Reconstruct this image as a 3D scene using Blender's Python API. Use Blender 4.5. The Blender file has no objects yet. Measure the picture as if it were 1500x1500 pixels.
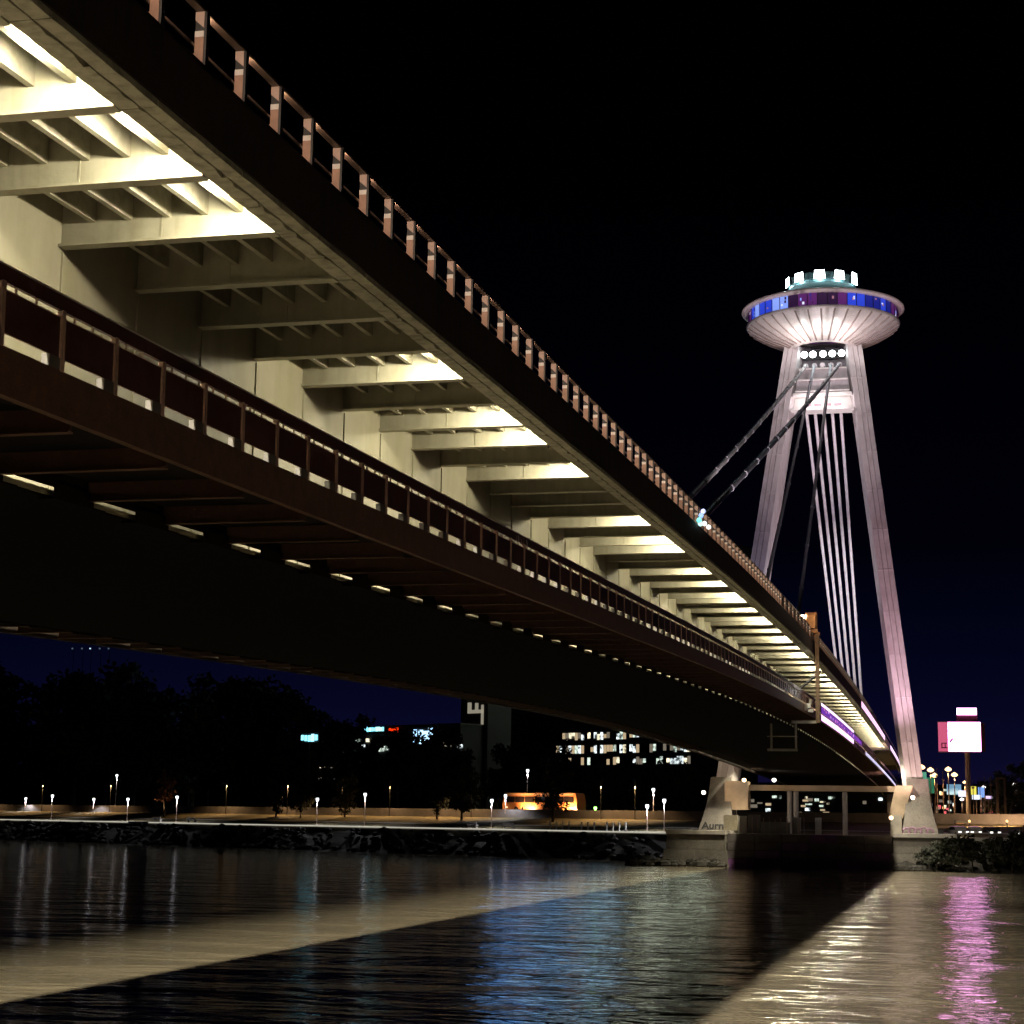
import bpy, math, random
from mathutils import Vector, Matrix
R = math.radians
random.seed(7)
S = bpy.context.scene
COL = S.collection

# ------------------------------------------------------------------ camera
HC = 6.05                                       # eye height above the river, metres
FPX, ROLL = 2650.0, R(0.85)
Fv = Vector((-0.23270965815, 0.95801001944, 0.16752020072))
Uv = Vector((0.03954235577, -0.16278642373, 0.98586864356))
Rv = Vector((0.97174205276, 0.23604529840, 0.0))
cr, sr = math.cos(ROLL), math.sin(ROLL)
cam_r = Rv * cr + Uv * sr
cam_u = Uv * cr - Rv * sr
cd = bpy.data.cameras.new('camera')
cd.sensor_width = 36; cd.lens = FPX / 1500 * 36; cd.clip_start = 0.3; cd.clip_end = 6000
cam = bpy.data.objects.new('camera', cd)
COL.objects.link(cam)
cam.matrix_world = Matrix(((cam_r.x, cam_u.x, -Fv.x, 0), (cam_r.y, cam_u.y, -Fv.y, 0),
                           (cam_r.z, cam_u.z, -Fv.z, HC), (0, 0, 0, 1)))
S.camera = cam

# ------------------------------------------------------------------ sky, exposure
W = bpy.data.worlds.new('World'); S.world = W; W.use_nodes = True
nt = W.node_tree; bg = nt.nodes['Background']
tc = nt.nodes.new('ShaderNodeTexCoord'); sx = nt.nodes.new('ShaderNodeSeparateXYZ')
rp = nt.nodes.new('ShaderNodeValToRGB')
nt.links.new(tc.outputs['Generated'], sx.inputs[0]); nt.links.new(sx.outputs['Z'], rp.inputs[0])
nt.links.new(rp.outputs[0], bg.inputs[0])
cre = rp.color_ramp.elements
cre[0].position = 0.0; cre[0].color = (0.0060, 0.0042, 0.024, 1)
cre[1].position = 0.36; cre[1].color = (0.00005, 0.00005, 0.00015, 1)
for p_, c_ in ((0.04, (0.0026, 0.0026, 0.0175, 1)), (0.09, (0.0009, 0.0013, 0.0085, 1)), (0.15, (0.0003, 0.0004, 0.0022, 1))):
    e_ = cre.new(p_); e_.color = c_
bg.inputs[1].default_value = 1.0
S.view_settings.view_transform = 'Standard'; S.view_settings.look = 'None'
S.view_settings.exposure = 0.0; S.view_settings.gamma = 1.0; S.view_settings.use_curve_mapping = False
S.render.engine = 'CYCLES'
S.cycles.use_denoising = True
S.cycles.use_light_tree = True
S.cycles.max_bounces = 6; S.cycles.diffuse_bounces = 3; S.cycles.glossy_bounces = 3
S.cycles.sample_clamp_indirect = 4.0
S.cycles.caustics_reflective = False; S.cycles.caustics_refractive = False

# ------------------------------------------------------------------ pixel helpers (photo is 1500 px)
def ray(x, y):
    X, Y = x - 750, y - 750
    x0 = cr * X + sr * Y; y0 = -sr * X + cr * Y
    return Fv * FPX + Rv * x0 - Uv * y0
def onY(x, y, Yv):
    d = ray(x, y); d = d * (Yv / d.y)
    return Vector((d.x, d.y, d.z + HC))
def onX(x, y, Xv):
    d = ray(x, y); d = d * (Xv / d.x)
    return Vector((d.x, d.y, d.z + HC))

# ------------------------------------------------------------------ materials
MATS = {}
def mat(name, col, rough=0.6, metal=0.0, var=0.25, scale=3.0, bump=0.0, bscale=20.0, streak=0.0, dirt=None, dirtamt=0.5, emit=None, estr=0.0, spec=0.5, sfreq=6.0, sz=0.5):
    """principled with mottled colour, optional vertical weather streaks, stains and fine relief"""
    if name in MATS: return MATS[name]
    m = bpy.data.materials.new(name); m.use_nodes = True
    n = m.node_tree.nodes; l = m.node_tree.links; b = n['Principled BSDF']
    b.inputs['Roughness'].default_value = rough; b.inputs['Metallic'].default_value = metal
    b.inputs['Specular IOR Level'].default_value = spec
    if emit:
        b.inputs['Emission Color'].default_value = (*emit, 1); b.inputs['Emission Strength'].default_value = estr
    if var <= 0 and not bump:
        b.inputs['Base Color'].default_value = (*col, 1); MATS[name] = m; return m
    geo = n.new('ShaderNodeNewGeometry')
    no = n.new('ShaderNodeTexNoise'); no.inputs['Scale'].default_value = scale; no.inputs['Detail'].default_value = 6
    no.inputs['Roughness'].default_value = 0.65
    l.new(geo.outputs['Position'], no.inputs['Vector'])
    r = n.new('ShaderNodeValToRGB')
    r.color_ramp.elements[0].position = 0.28; r.color_ramp.elements[1].position = 0.75
    r.color_ramp.elements[0].color = (*[c * (1 - var) for c in col], 1)
    r.color_ramp.elements[1].color = (*[min(1, c * (1 + var)) for c in col], 1)
    l.new(no.outputs['Fac'], r.inputs['Fac'])
    out = r.outputs[0]
    if streak or dirt:
        mp = n.new('ShaderNodeMapping'); mp.inputs['Scale'].default_value = (sfreq, sfreq, sz if streak else sfreq)
        l.new(geo.outputs['Position'], mp.inputs['Vector'])
        n2 = n.new('ShaderNodeTexNoise'); n2.inputs['Scale'].default_value = 0.9; n2.inputs['Detail'].default_value = 5
        l.new(mp.outputs[0], n2.inputs['Vector'])
        r2 = n.new('ShaderNodeValToRGB'); r2.color_ramp.elements[0].position = 0.46; r2.color_ramp.elements[1].position = 0.78
        l.new(n2.outputs['Fac'], r2.inputs['Fac'])
        mul = n.new('ShaderNodeMath'); mul.operation = 'MULTIPLY'; mul.inputs[1].default_value = streak or dirtamt
        l.new(r2.outputs[0], mul.inputs[0])
        mx = n.new('ShaderNodeMix'); mx.data_type = 'RGBA'
        l.new(mul.outputs[0], mx.inputs['Factor']); l.new(out, mx.inputs['A'])
        mx.inputs['B'].default_value = (*(dirt or [c * 0.35 for c in col]), 1)
        out = mx.outputs['Result']
    l.new(out, b.inputs['Base Color'])
    if bump:
        n3 = n.new('ShaderNodeTexNoise'); n3.inputs['Scale'].default_value = bscale; n3.inputs['Detail'].default_value = 5
        l.new(geo.outputs['Position'], n3.inputs['Vector'])
        bp = n.new('ShaderNodeBump'); bp.inputs['Strength'].default_value = bump; bp.inputs['Distance'].default_value = 0.02
        l.new(n3.outputs['Fac'], bp.inputs['Height']); l.new(bp.outputs[0], b.inputs['Normal'])
    MATS[name] = m
    return m
def glow(name, col, s, tex=0.0):
    if name in MATS: return MATS[name]
    m = bpy.data.materials.new(name); m.use_nodes = True
    b = m.node_tree.nodes['Principled BSDF']
    b.inputs['Base Color'].default_value = (*[0.5 * c for c in col], 1)
    b.inputs['Emission Color'].default_value = (*col, 1); b.inputs['Emission Strength'].default_value = s
    if tex:                                     # uneven light from furnished rooms behind the glass
        n = m.node_tree.nodes; l = m.node_tree.links
        geo = n.new('ShaderNodeNewGeometry'); no = n.new('ShaderNodeTexNoise'); no.inputs['Scale'].default_value = tex; no.inputs['Detail'].default_value = 4
        l.new(geo.outputs['Position'], no.inputs['Vector'])
        mr = n.new('ShaderNodeMapRange'); mr.inputs['From Min'].default_value = 0.38; mr.inputs['From Max'].default_value = 0.62
        mr.inputs['To Min'].default_value = 0.03 * s; mr.inputs['To Max'].default_value = 1.4 * s
        l.new(no.outputs['Fac'], mr.inputs['Value']); l.new(mr.outputs[0], b.inputs['Emission Strength'])
    MATS[name] = m
    return m

M_cream = mat('cream_steel', (0.42, 0.40, 0.31), 0.5, var=0.16, scale=1.6, streak=0.45, dirt=(0.24, 0.21, 0.11), bump=0.25, bscale=9)
M_web = mat('cream_web', (0.42, 0.395, 0.295), 0.55, var=0.14, scale=0.7, streak=0.5, dirt=(0.27, 0.25, 0.12), bump=0.15, bscale=3, sfreq=2.0, sz=0.35)
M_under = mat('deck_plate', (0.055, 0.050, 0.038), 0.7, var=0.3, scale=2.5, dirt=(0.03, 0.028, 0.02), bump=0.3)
M_string = mat('stringer_steel', (0.42, 0.40, 0.31), 0.55, var=0.25, scale=2.2, dirt=(0.20, 0.18, 0.10), bump=0.3, bscale=12)
M_edge = mat('edge_concrete', (0.44, 0.42, 0.33), 0.8, var=0.25, scale=1.7, dirt=(0.10, 0.09, 0.06), dirtamt=0.7, bump=0.6, bscale=8)
M_fascia = mat('dark_fascia', (0.035, 0.024, 0.018), 0.7, var=0.5, scale=1.2, streak=0.6, dirt=(0.09, 0.035, 0.02), bump=0.2)
M_rust = mat('rust_paint', (0.13, 0.066, 0.044), 0.6, var=0.35, scale=3.5, dirt=(0.09, 0.046, 0.03), bump=0.5, bscale=25)
M_panel = mat('brown_panel', (0.085, 0.032, 0.022), 0.5, var=0.35, scale=2.5, dirt=(0.05, 0.02, 0.014), bump=0.25)
M_wpost = mat('brown_post', (0.55, 0.38, 0.32), 0.45, var=0.25, scale=6)
M_rail = mat('handrail_steel', (0.10, 0.065, 0.05), 0.5, metal=0.0, var=0.2, scale=6)
M_post = mat('post_orange', (0.46, 0.28, 0.20), 0.5, var=0.2, scale=5, dirt=(0.25, 0.12, 0.07), dirtamt=0.4)
M_pale = mat('post_pale', (0.56, 0.42, 0.36), 0.5, var=0.15, scale=5)
M_white = mat('white_paint', (0.80, 0.78, 0.74), 0.4, var=0.08, scale=6)
M_floor = mat('walkway_asphalt', (0.016, 0.013, 0.012), 0.9, spec=0.1, var=0.3, scale=8, bump=0.5)
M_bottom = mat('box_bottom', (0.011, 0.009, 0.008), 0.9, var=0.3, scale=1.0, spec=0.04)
M_dark = mat('dark_metal', (0.03, 0.03, 0.032), 0.5, var=0.2)
M_pylon = mat('pylon_paint', (0.60, 0.56, 0.56), 0.55, var=0.14, scale=0.35, streak=0.6, dirt=(0.36, 0.29, 0.29), bump=0.1, sfreq=1.6, sz=0.06)
M_saucer = mat('saucer_metal', (0.62, 0.58, 0.55), 0.42, metal=0.15, var=0.15, scale=0.8, dirt=(0.34, 0.27, 0.24), dirtamt=0.6)
M_cable = mat('cable_steel', (0.20, 0.19, 0.23), 0.45, metal=0.3, var=0.2, scale=0.7)  # dark tone keeps these stays looking unlit beside the pale ones
M_cablelit = mat('cable_lit', (0.72, 0.68, 0.70), 0.45, var=0.1, scale=0.7)  # pale tone puts the floodlit look into the colour
M_conc = mat('pier_concrete', (0.22, 0.20, 0.18), 0.85, var=0.3, scale=0.6, dirt=(0.10, 0.09, 0.05), dirtamt=0.7, bump=0.8, bscale=2.5)
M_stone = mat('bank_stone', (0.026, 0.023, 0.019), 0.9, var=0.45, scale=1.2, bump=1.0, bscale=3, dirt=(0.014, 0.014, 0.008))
M_prom = mat('promenade_paving', (0.42, 0.40, 0.36), 0.85, var=0.15, scale=0.8)
M_grass = mat('grass', (0.11, 0.085, 0.034), 0.95, var=0.5, scale=0.5, bump=1.0, bscale=6)
M_road = mat('road_asphalt', (0.10, 0.09, 0.085), 0.9, var=0.2, scale=0.8)
M_bark = mat('bark', (0.045, 0.036, 0.028), 0.95, var=0.4, scale=3, bump=0.8)
M_leaf = mat('leaf', (0.018, 0.022, 0.010), 0.8, var=0.5, scale=1.0)
M_leafw = mat('leaf_autumn', (0.16, 0.07, 0.03), 0.8, var=0.5, scale=2.0)
M_bldg = mat('building_wall', (0.045, 0.045, 0.05), 0.7, var=0.2, scale=0.3)
M_bldg2 = mat('building_pale', (0.22, 0.21, 0.20), 0.7, var=0.2, scale=0.3)

# ------------------------------------------------------------------ mesh helpers
class MB:
    def __init__(s): s.v = []; s.f = []; s.m = []
    def add(s, vs, fs, mi=0):
        b = len(s.v); s.v += [tuple(v) for v in vs]; s.f += [tuple(b + i for i in f) for f in fs]; s.m += [mi] * len(fs)
        return s
    def box(s, x0, x1, y0, y1, z0, z1, mi=0):
        vs = [(x, y, z) for z in (z0, z1) for y in (y0, y1) for x in (x0, x1)]
        return s.add(vs, [(0, 2, 3, 1), (4, 5, 7, 6), (0, 1, 5, 4), (2, 6, 7, 3), (0, 4, 6, 2), (1, 3, 7, 5)], mi)
    def prism(s, poly, a0, a1, axis='y', mi=0):
        """polygon extruded along an axis: poly is (x,z) for y, (y,z) for x, (x,y) for z"""
        n = len(poly)
        mk = {'y': lambda p, a: (p[0], a, p[1]), 'x': lambda p, a: (a, p[0], p[1]), 'z': lambda p, a: (p[0], p[1], a)}[axis]
        vs = [mk(p, a0) for p in poly] + [mk(p, a1) for p in poly]
        fs = [tuple(range(n)), tuple(range(2 * n - 1, n - 1, -1))]
        fs += [(i, n + i, n + (i + 1) % n, (i + 1) % n) for i in range(n)]
        return s.add(vs, fs, mi)
    def hexa(s, a, b, mi=0):
        """two quads of corners"""
        return s.add(list(a) + list(b), [(3, 2, 1, 0), (4, 5, 6, 7), (0, 1, 5, 4), (1, 2, 6, 5), (2, 3, 7, 6), (3, 0, 4, 7)], mi)
    def tube(s, pts, rad, n=8, mi=0, cap=True):
        pts = [Vector(p) for p in pts]; rs = rad if isinstance(rad, (list, tuple)) else [rad] * len(pts)
        vs = []
        for i, p in enumerate(pts):
            d = (pts[min(i + 1, len(pts) - 1)] - pts[max(i - 1, 0)]).normalized()
            q = Vector((0, 0, 1)) if abs(d.z) < 0.9 else Vector((1, 0, 0))
            u = d.cross(q).normalized(); w = d.cross(u)
            vs += [p + (u * math.cos(2 * math.pi * k / n) + w * math.sin(2 * math.pi * k / n)) * rs[i] for k in range(n)]
        fs = [(i * n + k, i * n + (k + 1) % n, (i + 1) * n + (k + 1) % n, (i + 1) * n + k) for i in range(len(pts) - 1) for k in range(n)]
        if cap: fs += [tuple(range(n))[::-1], tuple((len(pts) - 1) * n + k for k in range(n))]
        return s.add(vs, fs, mi)
    def lathe(s, prof, n=48, c=(0, 0, 0), mi=0):
        vs = [(c[0] + r * math.cos(2 * math.pi * k / n), c[1] + r * math.sin(2 * math.pi * k / n), c[2] + z) for r, z in prof for k in range(n)]
        fs = [(i * n + k, i * n + (k + 1) % n, (i + 1) * n + (k + 1) % n, (i + 1) * n + k) for i in range(len(prof) - 1) for k in range(n)]
        return s.add(vs, fs, mi)
    def mesh(s, name, mats, smooth=False):
        me = bpy.data.meshes.new(name); me.from_pydata(s.v, [], s.f)
        for m in (mats if isinstance(mats, (list, tuple)) else [mats]): me.materials.append(m)
        for i, p in enumerate(me.polygons): p.material_index = s.m[i]; p.use_smooth = smooth
        me.update()
        return me
    def build(s, name, mats, parent=None, loc=None, rot=None, smooth=False):
        return place(name, s.mesh(name, mats, smooth), parent, loc, rot)
def place(name, me, parent=None, loc=None, rot=None):
    o = bpy.data.objects.new(name, me); COL.objects.link(o)
    if loc: o.location = loc
    if rot: o.rotation_euler = rot
    if parent: setpar(o, parent)
    return o
WM = {}
def setpar(o, parent):
    """parent without moving: every parent's own world matrix is its matrix_basis chained in WM"""
    o.parent = parent
    pm = WM.get(parent.name, parent.matrix_basis.copy())
    o.matrix_parent_inverse = pm.inverted()
    WM[o.name] = o.matrix_basis.copy()
def thing(name, loc, label, cat, group=None, rz=0):
    o = bpy.data.objects.new(name, None); COL.objects.link(o); o.location = loc; o.rotation_euler = (0, 0, rz)
    o.empty_display_size = 0.5
    WM[o.name] = Matrix.Translation(loc) @ Matrix.Rotation(rz, 4, 'Z')
    return tag(o, label, cat, group)
def tag(o, label, cat, group=None):
    o['label'] = label; o['category'] = cat
    if group: o['group'] = group
    return o
def struct(o): o['kind'] = 'structure'; return o
def stuff(o): o['kind'] = 'stuff'; return o
def light(name, kind, loc, power, col, parent=None, **kw):
    ld = bpy.data.lights.new(name, kind); ld.energy = power; ld.color = col
    to = kw.pop('to', None)
    for k, v in kw.items(): setattr(ld, k, v)
    o = bpy.data.objects.new(name, ld); COL.objects.link(o); o.location = loc
    if to is not None: o.rotation_euler = (Vector(to) - Vector(loc)).to_track_quat('-Z', 'Y').to_euler()
    if parent: setpar(o, parent)
    return o

# ------------------------------------------------------------------ water
def water_mat():
    m = bpy.data.materials.new('river_water'); m.use_nodes = True
    n = m.node_tree.nodes; l = m.node_tree.links; b = n['Principled BSDF']
    b.inputs['Base Color'].default_value = (0.195, 0.168, 0.124, 1)      # silty river
    b.inputs['Roughness'].default_value = 0.10; b.inputs['IOR'].default_value = 1.33
    geo = n.new('ShaderNodeNewGeometry')
    def noise(sx_, sy_, sc, det, rough):
        mp = n.new('ShaderNodeMapping'); mp.inputs['Scale'].default_value = (sx_, sy_, 1)
        mp.inputs['Rotation'].default_value = (0, 0, R(12))
        l.new(geo.outputs['Position'], mp.inputs['Vector'])
        t = n.new('ShaderNodeTexNoise'); t.inputs['Scale'].default_value = sc; t.inputs['Detail'].default_value = det
        t.inputs['Roughness'].default_value = rough; t.inputs['Distortion'].default_value = 0.6
        l.new(mp.outputs[0], t.inputs['Vector']); return t.outputs['Fac']
    a = noise(0.45, 1.0, 0.20, 3, 0.5)
    c = noise(0.5, 1.0, 1.1, 3, 0.55)
    def mul(x, k):
        q = n.new('ShaderNodeMath'); q.operation = 'MULTIPLY'; q.inputs[1].default_value = k; l.new(x, q.inputs[0]); return q.outputs[0]
    ad = n.new('ShaderNodeMath'); ad.operation = 'ADD'
    l.new(mul(a, 0.46), ad.inputs[0]); l.new(mul(c, 0.07), ad.inputs[1])
    sp_ = n.new('ShaderNodeSeparateXYZ'); l.new(geo.outputs['Position'], sp_.inputs[0])
    mr = n.new('ShaderNodeMapRange'); mr.inputs['From Min'].default_value = -46; mr.inputs['From Max'].default_value = -14
    mr.inputs['To Min'].default_value = 0.5; mr.inputs['To Max'].default_value = 1.5
    l.new(sp_.outputs['X'], mr.inputs['Value'])          # the current is livelier off the near side of the pier
    am = n.new('ShaderNodeMath'); am.operation = 'MULTIPLY'; l.new(ad.outputs[0], am.inputs[0]); l.new(mr.outputs[0], am.inputs[1])
    bp = n.new('ShaderNodeBump'); bp.inputs['Strength'].default_value = 1.0; bp.inputs['Distance'].default_value = 1.0
    l.new(am.outputs[0], bp.inputs['Height']); l.new(bp.outputs[0], b.inputs['Normal'])
    return m
wm = MB(); wm.add([(-900, -120, 0), (500, -120, 0), (500, 700, 0), (-900, 700, 0)], [(0, 1, 2, 3)])
struct(wm.build('river', water_mat()))

# ------------------------------------------------------------------ far bank
BA = Vector((8.8, 247.3)); BB = Vector((-184.8, 354.0)); bd = (BB - BA).normalized(); bn = Vector((-bd.y, bd.x))
if bn.y < 0: bn = -bn
def bank(u, t, z): p = BA + bd * u + bn * t; return Vector((p.x, p.y, z))
def bankpx(px, t, z=4.5, py=1200):
    """the point on the bank, t metres behind the waterline, that lies in the direction of a photo column"""
    d = ray(px, py); d2 = Vector((d.x, d.y)); o = BA + bn * t
    # d2*s = o + bd*u
    det = -d2.x * bd.y + d2.y * bd.x
    s = (-o.x * bd.y + o.y * bd.x) / det
    return Vector((d2.x * s, d2.y * s, z))
def strip(name, prof, mats, u0=-160, u1=760, nu=60, jitter=0.0):
    m = MB(); us = [u0 + (u1 - u0) * i / nu for i in range(nu + 1)]
    vs = []
    for u in us:
        for k, (t, z) in enumerate(prof):
            j = jitter if 0 < k < len(prof) - 1 else 0
            vs.append(bank(u, t + random.uniform(-j, j), z + random.uniform(-j, j) * 0.5))
    n = len(prof)
    m.add(vs, [(i * n + k, (i + 1) * n + k, (i + 1) * n + k + 1, i * n + k + 1) for i in range(nu) for k in range(n - 1)])
    return struct(m.build(name, mats))
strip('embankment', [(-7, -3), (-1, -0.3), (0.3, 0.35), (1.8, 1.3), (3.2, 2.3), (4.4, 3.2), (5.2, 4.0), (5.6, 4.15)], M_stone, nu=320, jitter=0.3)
strip('promenade', [(5.5, 3.6), (5.5, 4.5), (5.9, 4.5), (9.2, 4.52)], M_prom)
strip('lawn', [(9.2, 4.5), (14, 4.8), (20, 5.35), (27, 6.0), (32.6, 6.4)], M_grass, nu=200, jitter=0.12)
strip('path', [(15.2, 5.02), (17.0, 5.18)], M_prom)
strip('road', [(32.5, 7.46), (45, 7.5)], M_road)
strip('ground', [(45, 7.45), (90, 7.3), (3500, 9)], M_grass, u0=-2500, u1=4000)
# low kerb wall along the road
kw = MB()
for i in range(90):
    u = -20 + i * 5.0
    p, q = bank(u, 32.2, 6.0), bank(u + 4.97, 32.2, 6.0)
    o2 = Vector((bn.x, bn.y, 0)) * 0.3
    kw.hexa([p, q, q + o2, p + o2], [v + Vector((0, 0, 1.9)) for v in (p, q, q + o2, p + o2)])
tag(kw.build('parapet_wall', mat('wall_grey', (0.17, 0.15, 0.145), 0.9, var=0.2, scale=0.8)), 'low grey parapet wall running along the road behind the riverside lawn', 'wall')

# far low hills
hm = MB(); vs = []; rh = random.Random(4); N = 160
for i in range(N + 1):
    u = -900 + i * 22.0; h = 13 + 3 * math.sin(i * 0.5) + rh.uniform(-2.5, 2.5) + 33 * min(1, max(0, (u - 640) / 220.0))
    vs += [bank(u, 560, 6), bank(u, 600, max(10, h))]
hm.add(vs, [(i * 2, i * 2 + 2, i * 2 + 3, i * 2 + 1) for i in range(N)])
vs2 = []
for i in range(N + 1):
    v = vs[i * 2 + 1]; vs2 += [v, v + Vector((bn.x * 300, bn.y * 300, -v.z + 6))]
hm.add(vs2, [(i * 2, i * 2 + 2, i * 2 + 3, i * 2 + 1) for i in range(N)])
struct(hm.build('hills', M_leaf))

# ------------------------------------------------------------------ bridge
KP = 1.1
PC = (-0.14164453680284414, 1.2027733821227904, -3.533920145438795, 3.0148819926012163, 2.5112416373237214, 8.630983628049968)
def zr(Y):
    """height of the upper handrail above the river along the bridge"""
    t = Y / KP / 100; v = 0
    Yc = min(Y, 325); t = Yc / KP / 100
    for c in PC: v = v * t + c
    return v * KP + HC - (Y - Yc) * 0.05
def slope(Y): return math.atan2(zr(Y + 1) - zr(Y - 1), 2)
XC = -18.81
XE, XS, XW, XR = -8.93, -9.48, -12.90, -9.44        # deck edge, edge strip inner face, box web, walkway rail
def mir(x): return 2 * XC - x
Y0, Y1 = -14.0, 345.0
bridge = thing('river_bridge', (XC, 160, 0), 'long steel bridge with floodlit cream underside and a dark walkway slung below its deck', 'bridge')
def extr(poly, y0=Y0, y1=Y1, step=2.64, mi=0, mb=None):
    mb = mb or MB(); n = len(poly); k = max(2, int((y1 - y0) / step))
    ys = [y0 + (y1 - y0) * i / k for i in range(k + 1)]
    vs = [(x, y, zr(y) + dz) for y in ys for x, dz in poly]
    fs = [(i * n + j, (i + 1) * n + j, (i + 1) * n + (j + 1) % n, i * n + (j + 1) % n) for i in range(k) for j in range(n)]
    fs += [tuple(range(n)), tuple(k * n + j for j in range(n))[::-1]]
    return mb.add(vs, fs, mi)
def rect(x0, x1, z0, z1): return [(x0, z0), (x1, z0), (x1, z1), (x0, z1)]
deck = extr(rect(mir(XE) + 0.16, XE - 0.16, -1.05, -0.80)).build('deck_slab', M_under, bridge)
# box girder: vertical web, bottom flange with a lip towards the walkway
box = MB()
extr([(XW, -1.06), (XW, -5.62), (XW + 0.55, -5.66), (XW + 0.55, -5.74), (mir(XW) - 0.55, -5.74), (mir(XW) - 0.55, -5.66), (mir(XW), -5.62), (mir(XW), -1.06)], mb=box)
girder = box.build('box_girder', M_web, bridge)
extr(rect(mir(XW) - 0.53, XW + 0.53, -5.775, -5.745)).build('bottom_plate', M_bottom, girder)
BY = lambda k: 18.68 + 2.64 * (k - 1)               # k-th crossbeam
KN = range(-6, 118)
# vertical stiffeners on the web
st = MB().box(XW + 0.0, XW + 0.03, -0.012, 0.012, -5.55, -1.85).mesh('web_stiffener', M_web)
for k in range(-1, 60):
    y = BY(k) + 0.03
    place('web_stiffener', st, girder, (0, y, zr(y)))
# crossbeams of the cantilever: web, bottom flange, mid stiffener
cb = MB()
cb.prism([(XW, -1.06), (XW, -1.76), (XS - 0.005, -1.76), (XS - 0.005, -1.06)], -0.012, 0.012)
fl = MB().box(XW + 0.002, XS + 0.05, -0.11, 0.11, -1.80, -1.762)
cbm = cb.mesh('crossbeam', M_cream); flm = fl.mesh('flange', M_cream)
stm = MB().box(-11.275, -11.25, -0.028, -0.013, -1.76, -1.40).mesh('stiffener', M_cream)
for k in KN:
    y = BY(k)
    c = place('crossbeam', cbm, bridge, (0, y, zr(y)))
    place('flange', flm, c, (0, y, zr(y)))
    if k < 40: place('stiffener', stm, c, (0, y, zr(y)))
# far-side cantilever beams, never seen from the bank: kept as one mesh
fb = MB()
for k in KN:
    y = BY(k); z = zr(y)
    fb.box(mir(XS), mir(XW), y - 0.02, y + 0.02, z - 1.78, z - 1.06)
stuff(fb.build('far_crossbeams', M_cream, bridge))
# stringers between crossbeams
SX = (-12.386, -11.792, -11.165, -10.571, -10.02)
sm = MB()
sm.box(-0.045, 0.045, 0.014, 2.626, -0.38, 0.0)
srm = sm.mesh('stringer', M_string)
for k in range(-2, 58):
    for x in SX:
        y = BY(k); place('stringer', srm, deck, (x, y, zr(y) - 1.05), (slope(y + 1.3), 0, 0))
rest = MB()
for k in range(58, 117):
    for x in SX:
        y = BY(k); z = zr(y) - 1.05
        rest.box(x - 0.045, x + 0.045, y + 0.02, y + 2.62, z - 0.38, z)
stuff(rest.build('far_stringers', M_string, deck))
# edge beam: inner web, outer fascia, concrete soffit panels in two rows with joints
extr(rect(XS, XS + 0.05, -1.74, -0.80)).build('edge_web', M_cream, bridge)
fas = extr(rect(XE - 0.14, XE, -1.68, -0.78)).build('fascia', M_fascia, bridge)
extr([(mir(XE), -1.74), (mir(XE), -0.78), (mir(XE) + 0.14, -0.78), (mir(XS), -1.05), (mir(XS), -1.74)]).build('far_fascia', M_fascia, bridge)
def chip_panel(x0, x1, L, seed, ch=0.0):
    random.seed(seed)
    n = 7; m = MB(); vs = []
    for i in range(n + 1):
        y = 0.012 + (L - 0.024) * i / n
        a = x0 + random.choice((0, 0, 0, 0.0, 0.025)) * random.random(); b = x1 - random.choice((0, 0, 0.0, ch)) * random.random()
        d = random.uniform(-0.006, 0.006)
        vs += [(a, y, -1.785 + d), (b, y, -1.785 + d), (b, y, -1.70), (a, y, -1.70)]
    fs = [(i * 4 + j, (i + 1) * 4 + j, (i + 1) * 4 + (j + 1) % 4, i * 4 + (j + 1) % 4) for i in range(n) for j in range(4)]
    fs += [(0, 1, 2, 3), (n * 4 + 3, n * 4 + 2, n * 4 + 1, n * 4)]
    return m.add(vs, fs).mesh('soffit_panel', M_edge)
inner = [chip_panel(XS + 0.052, XE - 0.235, 1.32, s, 0.06) for s in range(5)]
outer = [chip_panel(XE - 0.205, XE - 0.004, 2.64, s + 20) for s in range(5)]
random.seed(3)
for i in range(-6, 200):
    y = 18.68 + 1.32 * i
    place('soffit_panel', random.choice(inner), fas, (0, y, zr(y)), (slope(y + .6), 0, 0))
    if i % 2 == 0: place('soffit_panel', random.choice(outer), fas, (0, y, zr(y)), (slope(y + 1.3), 0, 0))
# upper railing
rail = MB()
extr(rect(XE - 0.14, XE - 0.03, -0.04, 0.0), mb=rail)
extr(rect(XE - 0.26, XE - 0.235, -0.42, -0.385), mb=rail)
extr(rect(XE - 0.10, XE + 0.0, -0.80, -0.765), mb=rail)
railing = rail.build('railing', M_rail, bridge)
pm = MB()
# post: camera-facing flange with pale head, white reflector band, rust-orange foot with a toe, all proud of a dark core
pm.box(-0.15, 0.0, -0.02, 0.08, -0.78, -0.046, 0)
pm.prism([(-0.15, -0.16), (-0.03, -0.265), (-0.03, -0.045), (-0.15, -0.045)], -0.032, -0.0205, mi=1)
pm.box(-0.15, -0.03, -0.034, -0.0205, -0.385, -0.305, 2)
pm.prism([(-0.15, -0.60), (-0.195, -0.60), (-0.03, -0.735), (-0.03, -0.386), (-0.15, -0.386)], -0.031, -0.0205, mi=3)
pm.box(-0.06, -0.03, -0.033, -0.0205, -0.82, -0.79, 2)
psm = pm.mesh('post', [M_dark, M_pale, M_white, M_post])
NP = 170
for n in range(-8, NP):
    y = (n + 15.15135) * 1.32
    place('post', psm, railing, (XE, y + 0.03, zr(y)))
fr = MB()
extr(rect(mir(XE) - 0.02, mir(XE) + 0.10, -0.045, 0.0), mb=fr); extr(rect(mir(XE), mir(XE) + 0.05, -0.42, -0.38), mb=fr)
fr.build('railing', M_rail, bridge)
# carriageway parapets/asphalt on top
extr(rect(mir(XE) + 1.2, XE - 1.2, -0.80, -0.74)).build('carriageway', M_road, bridge)

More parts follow.
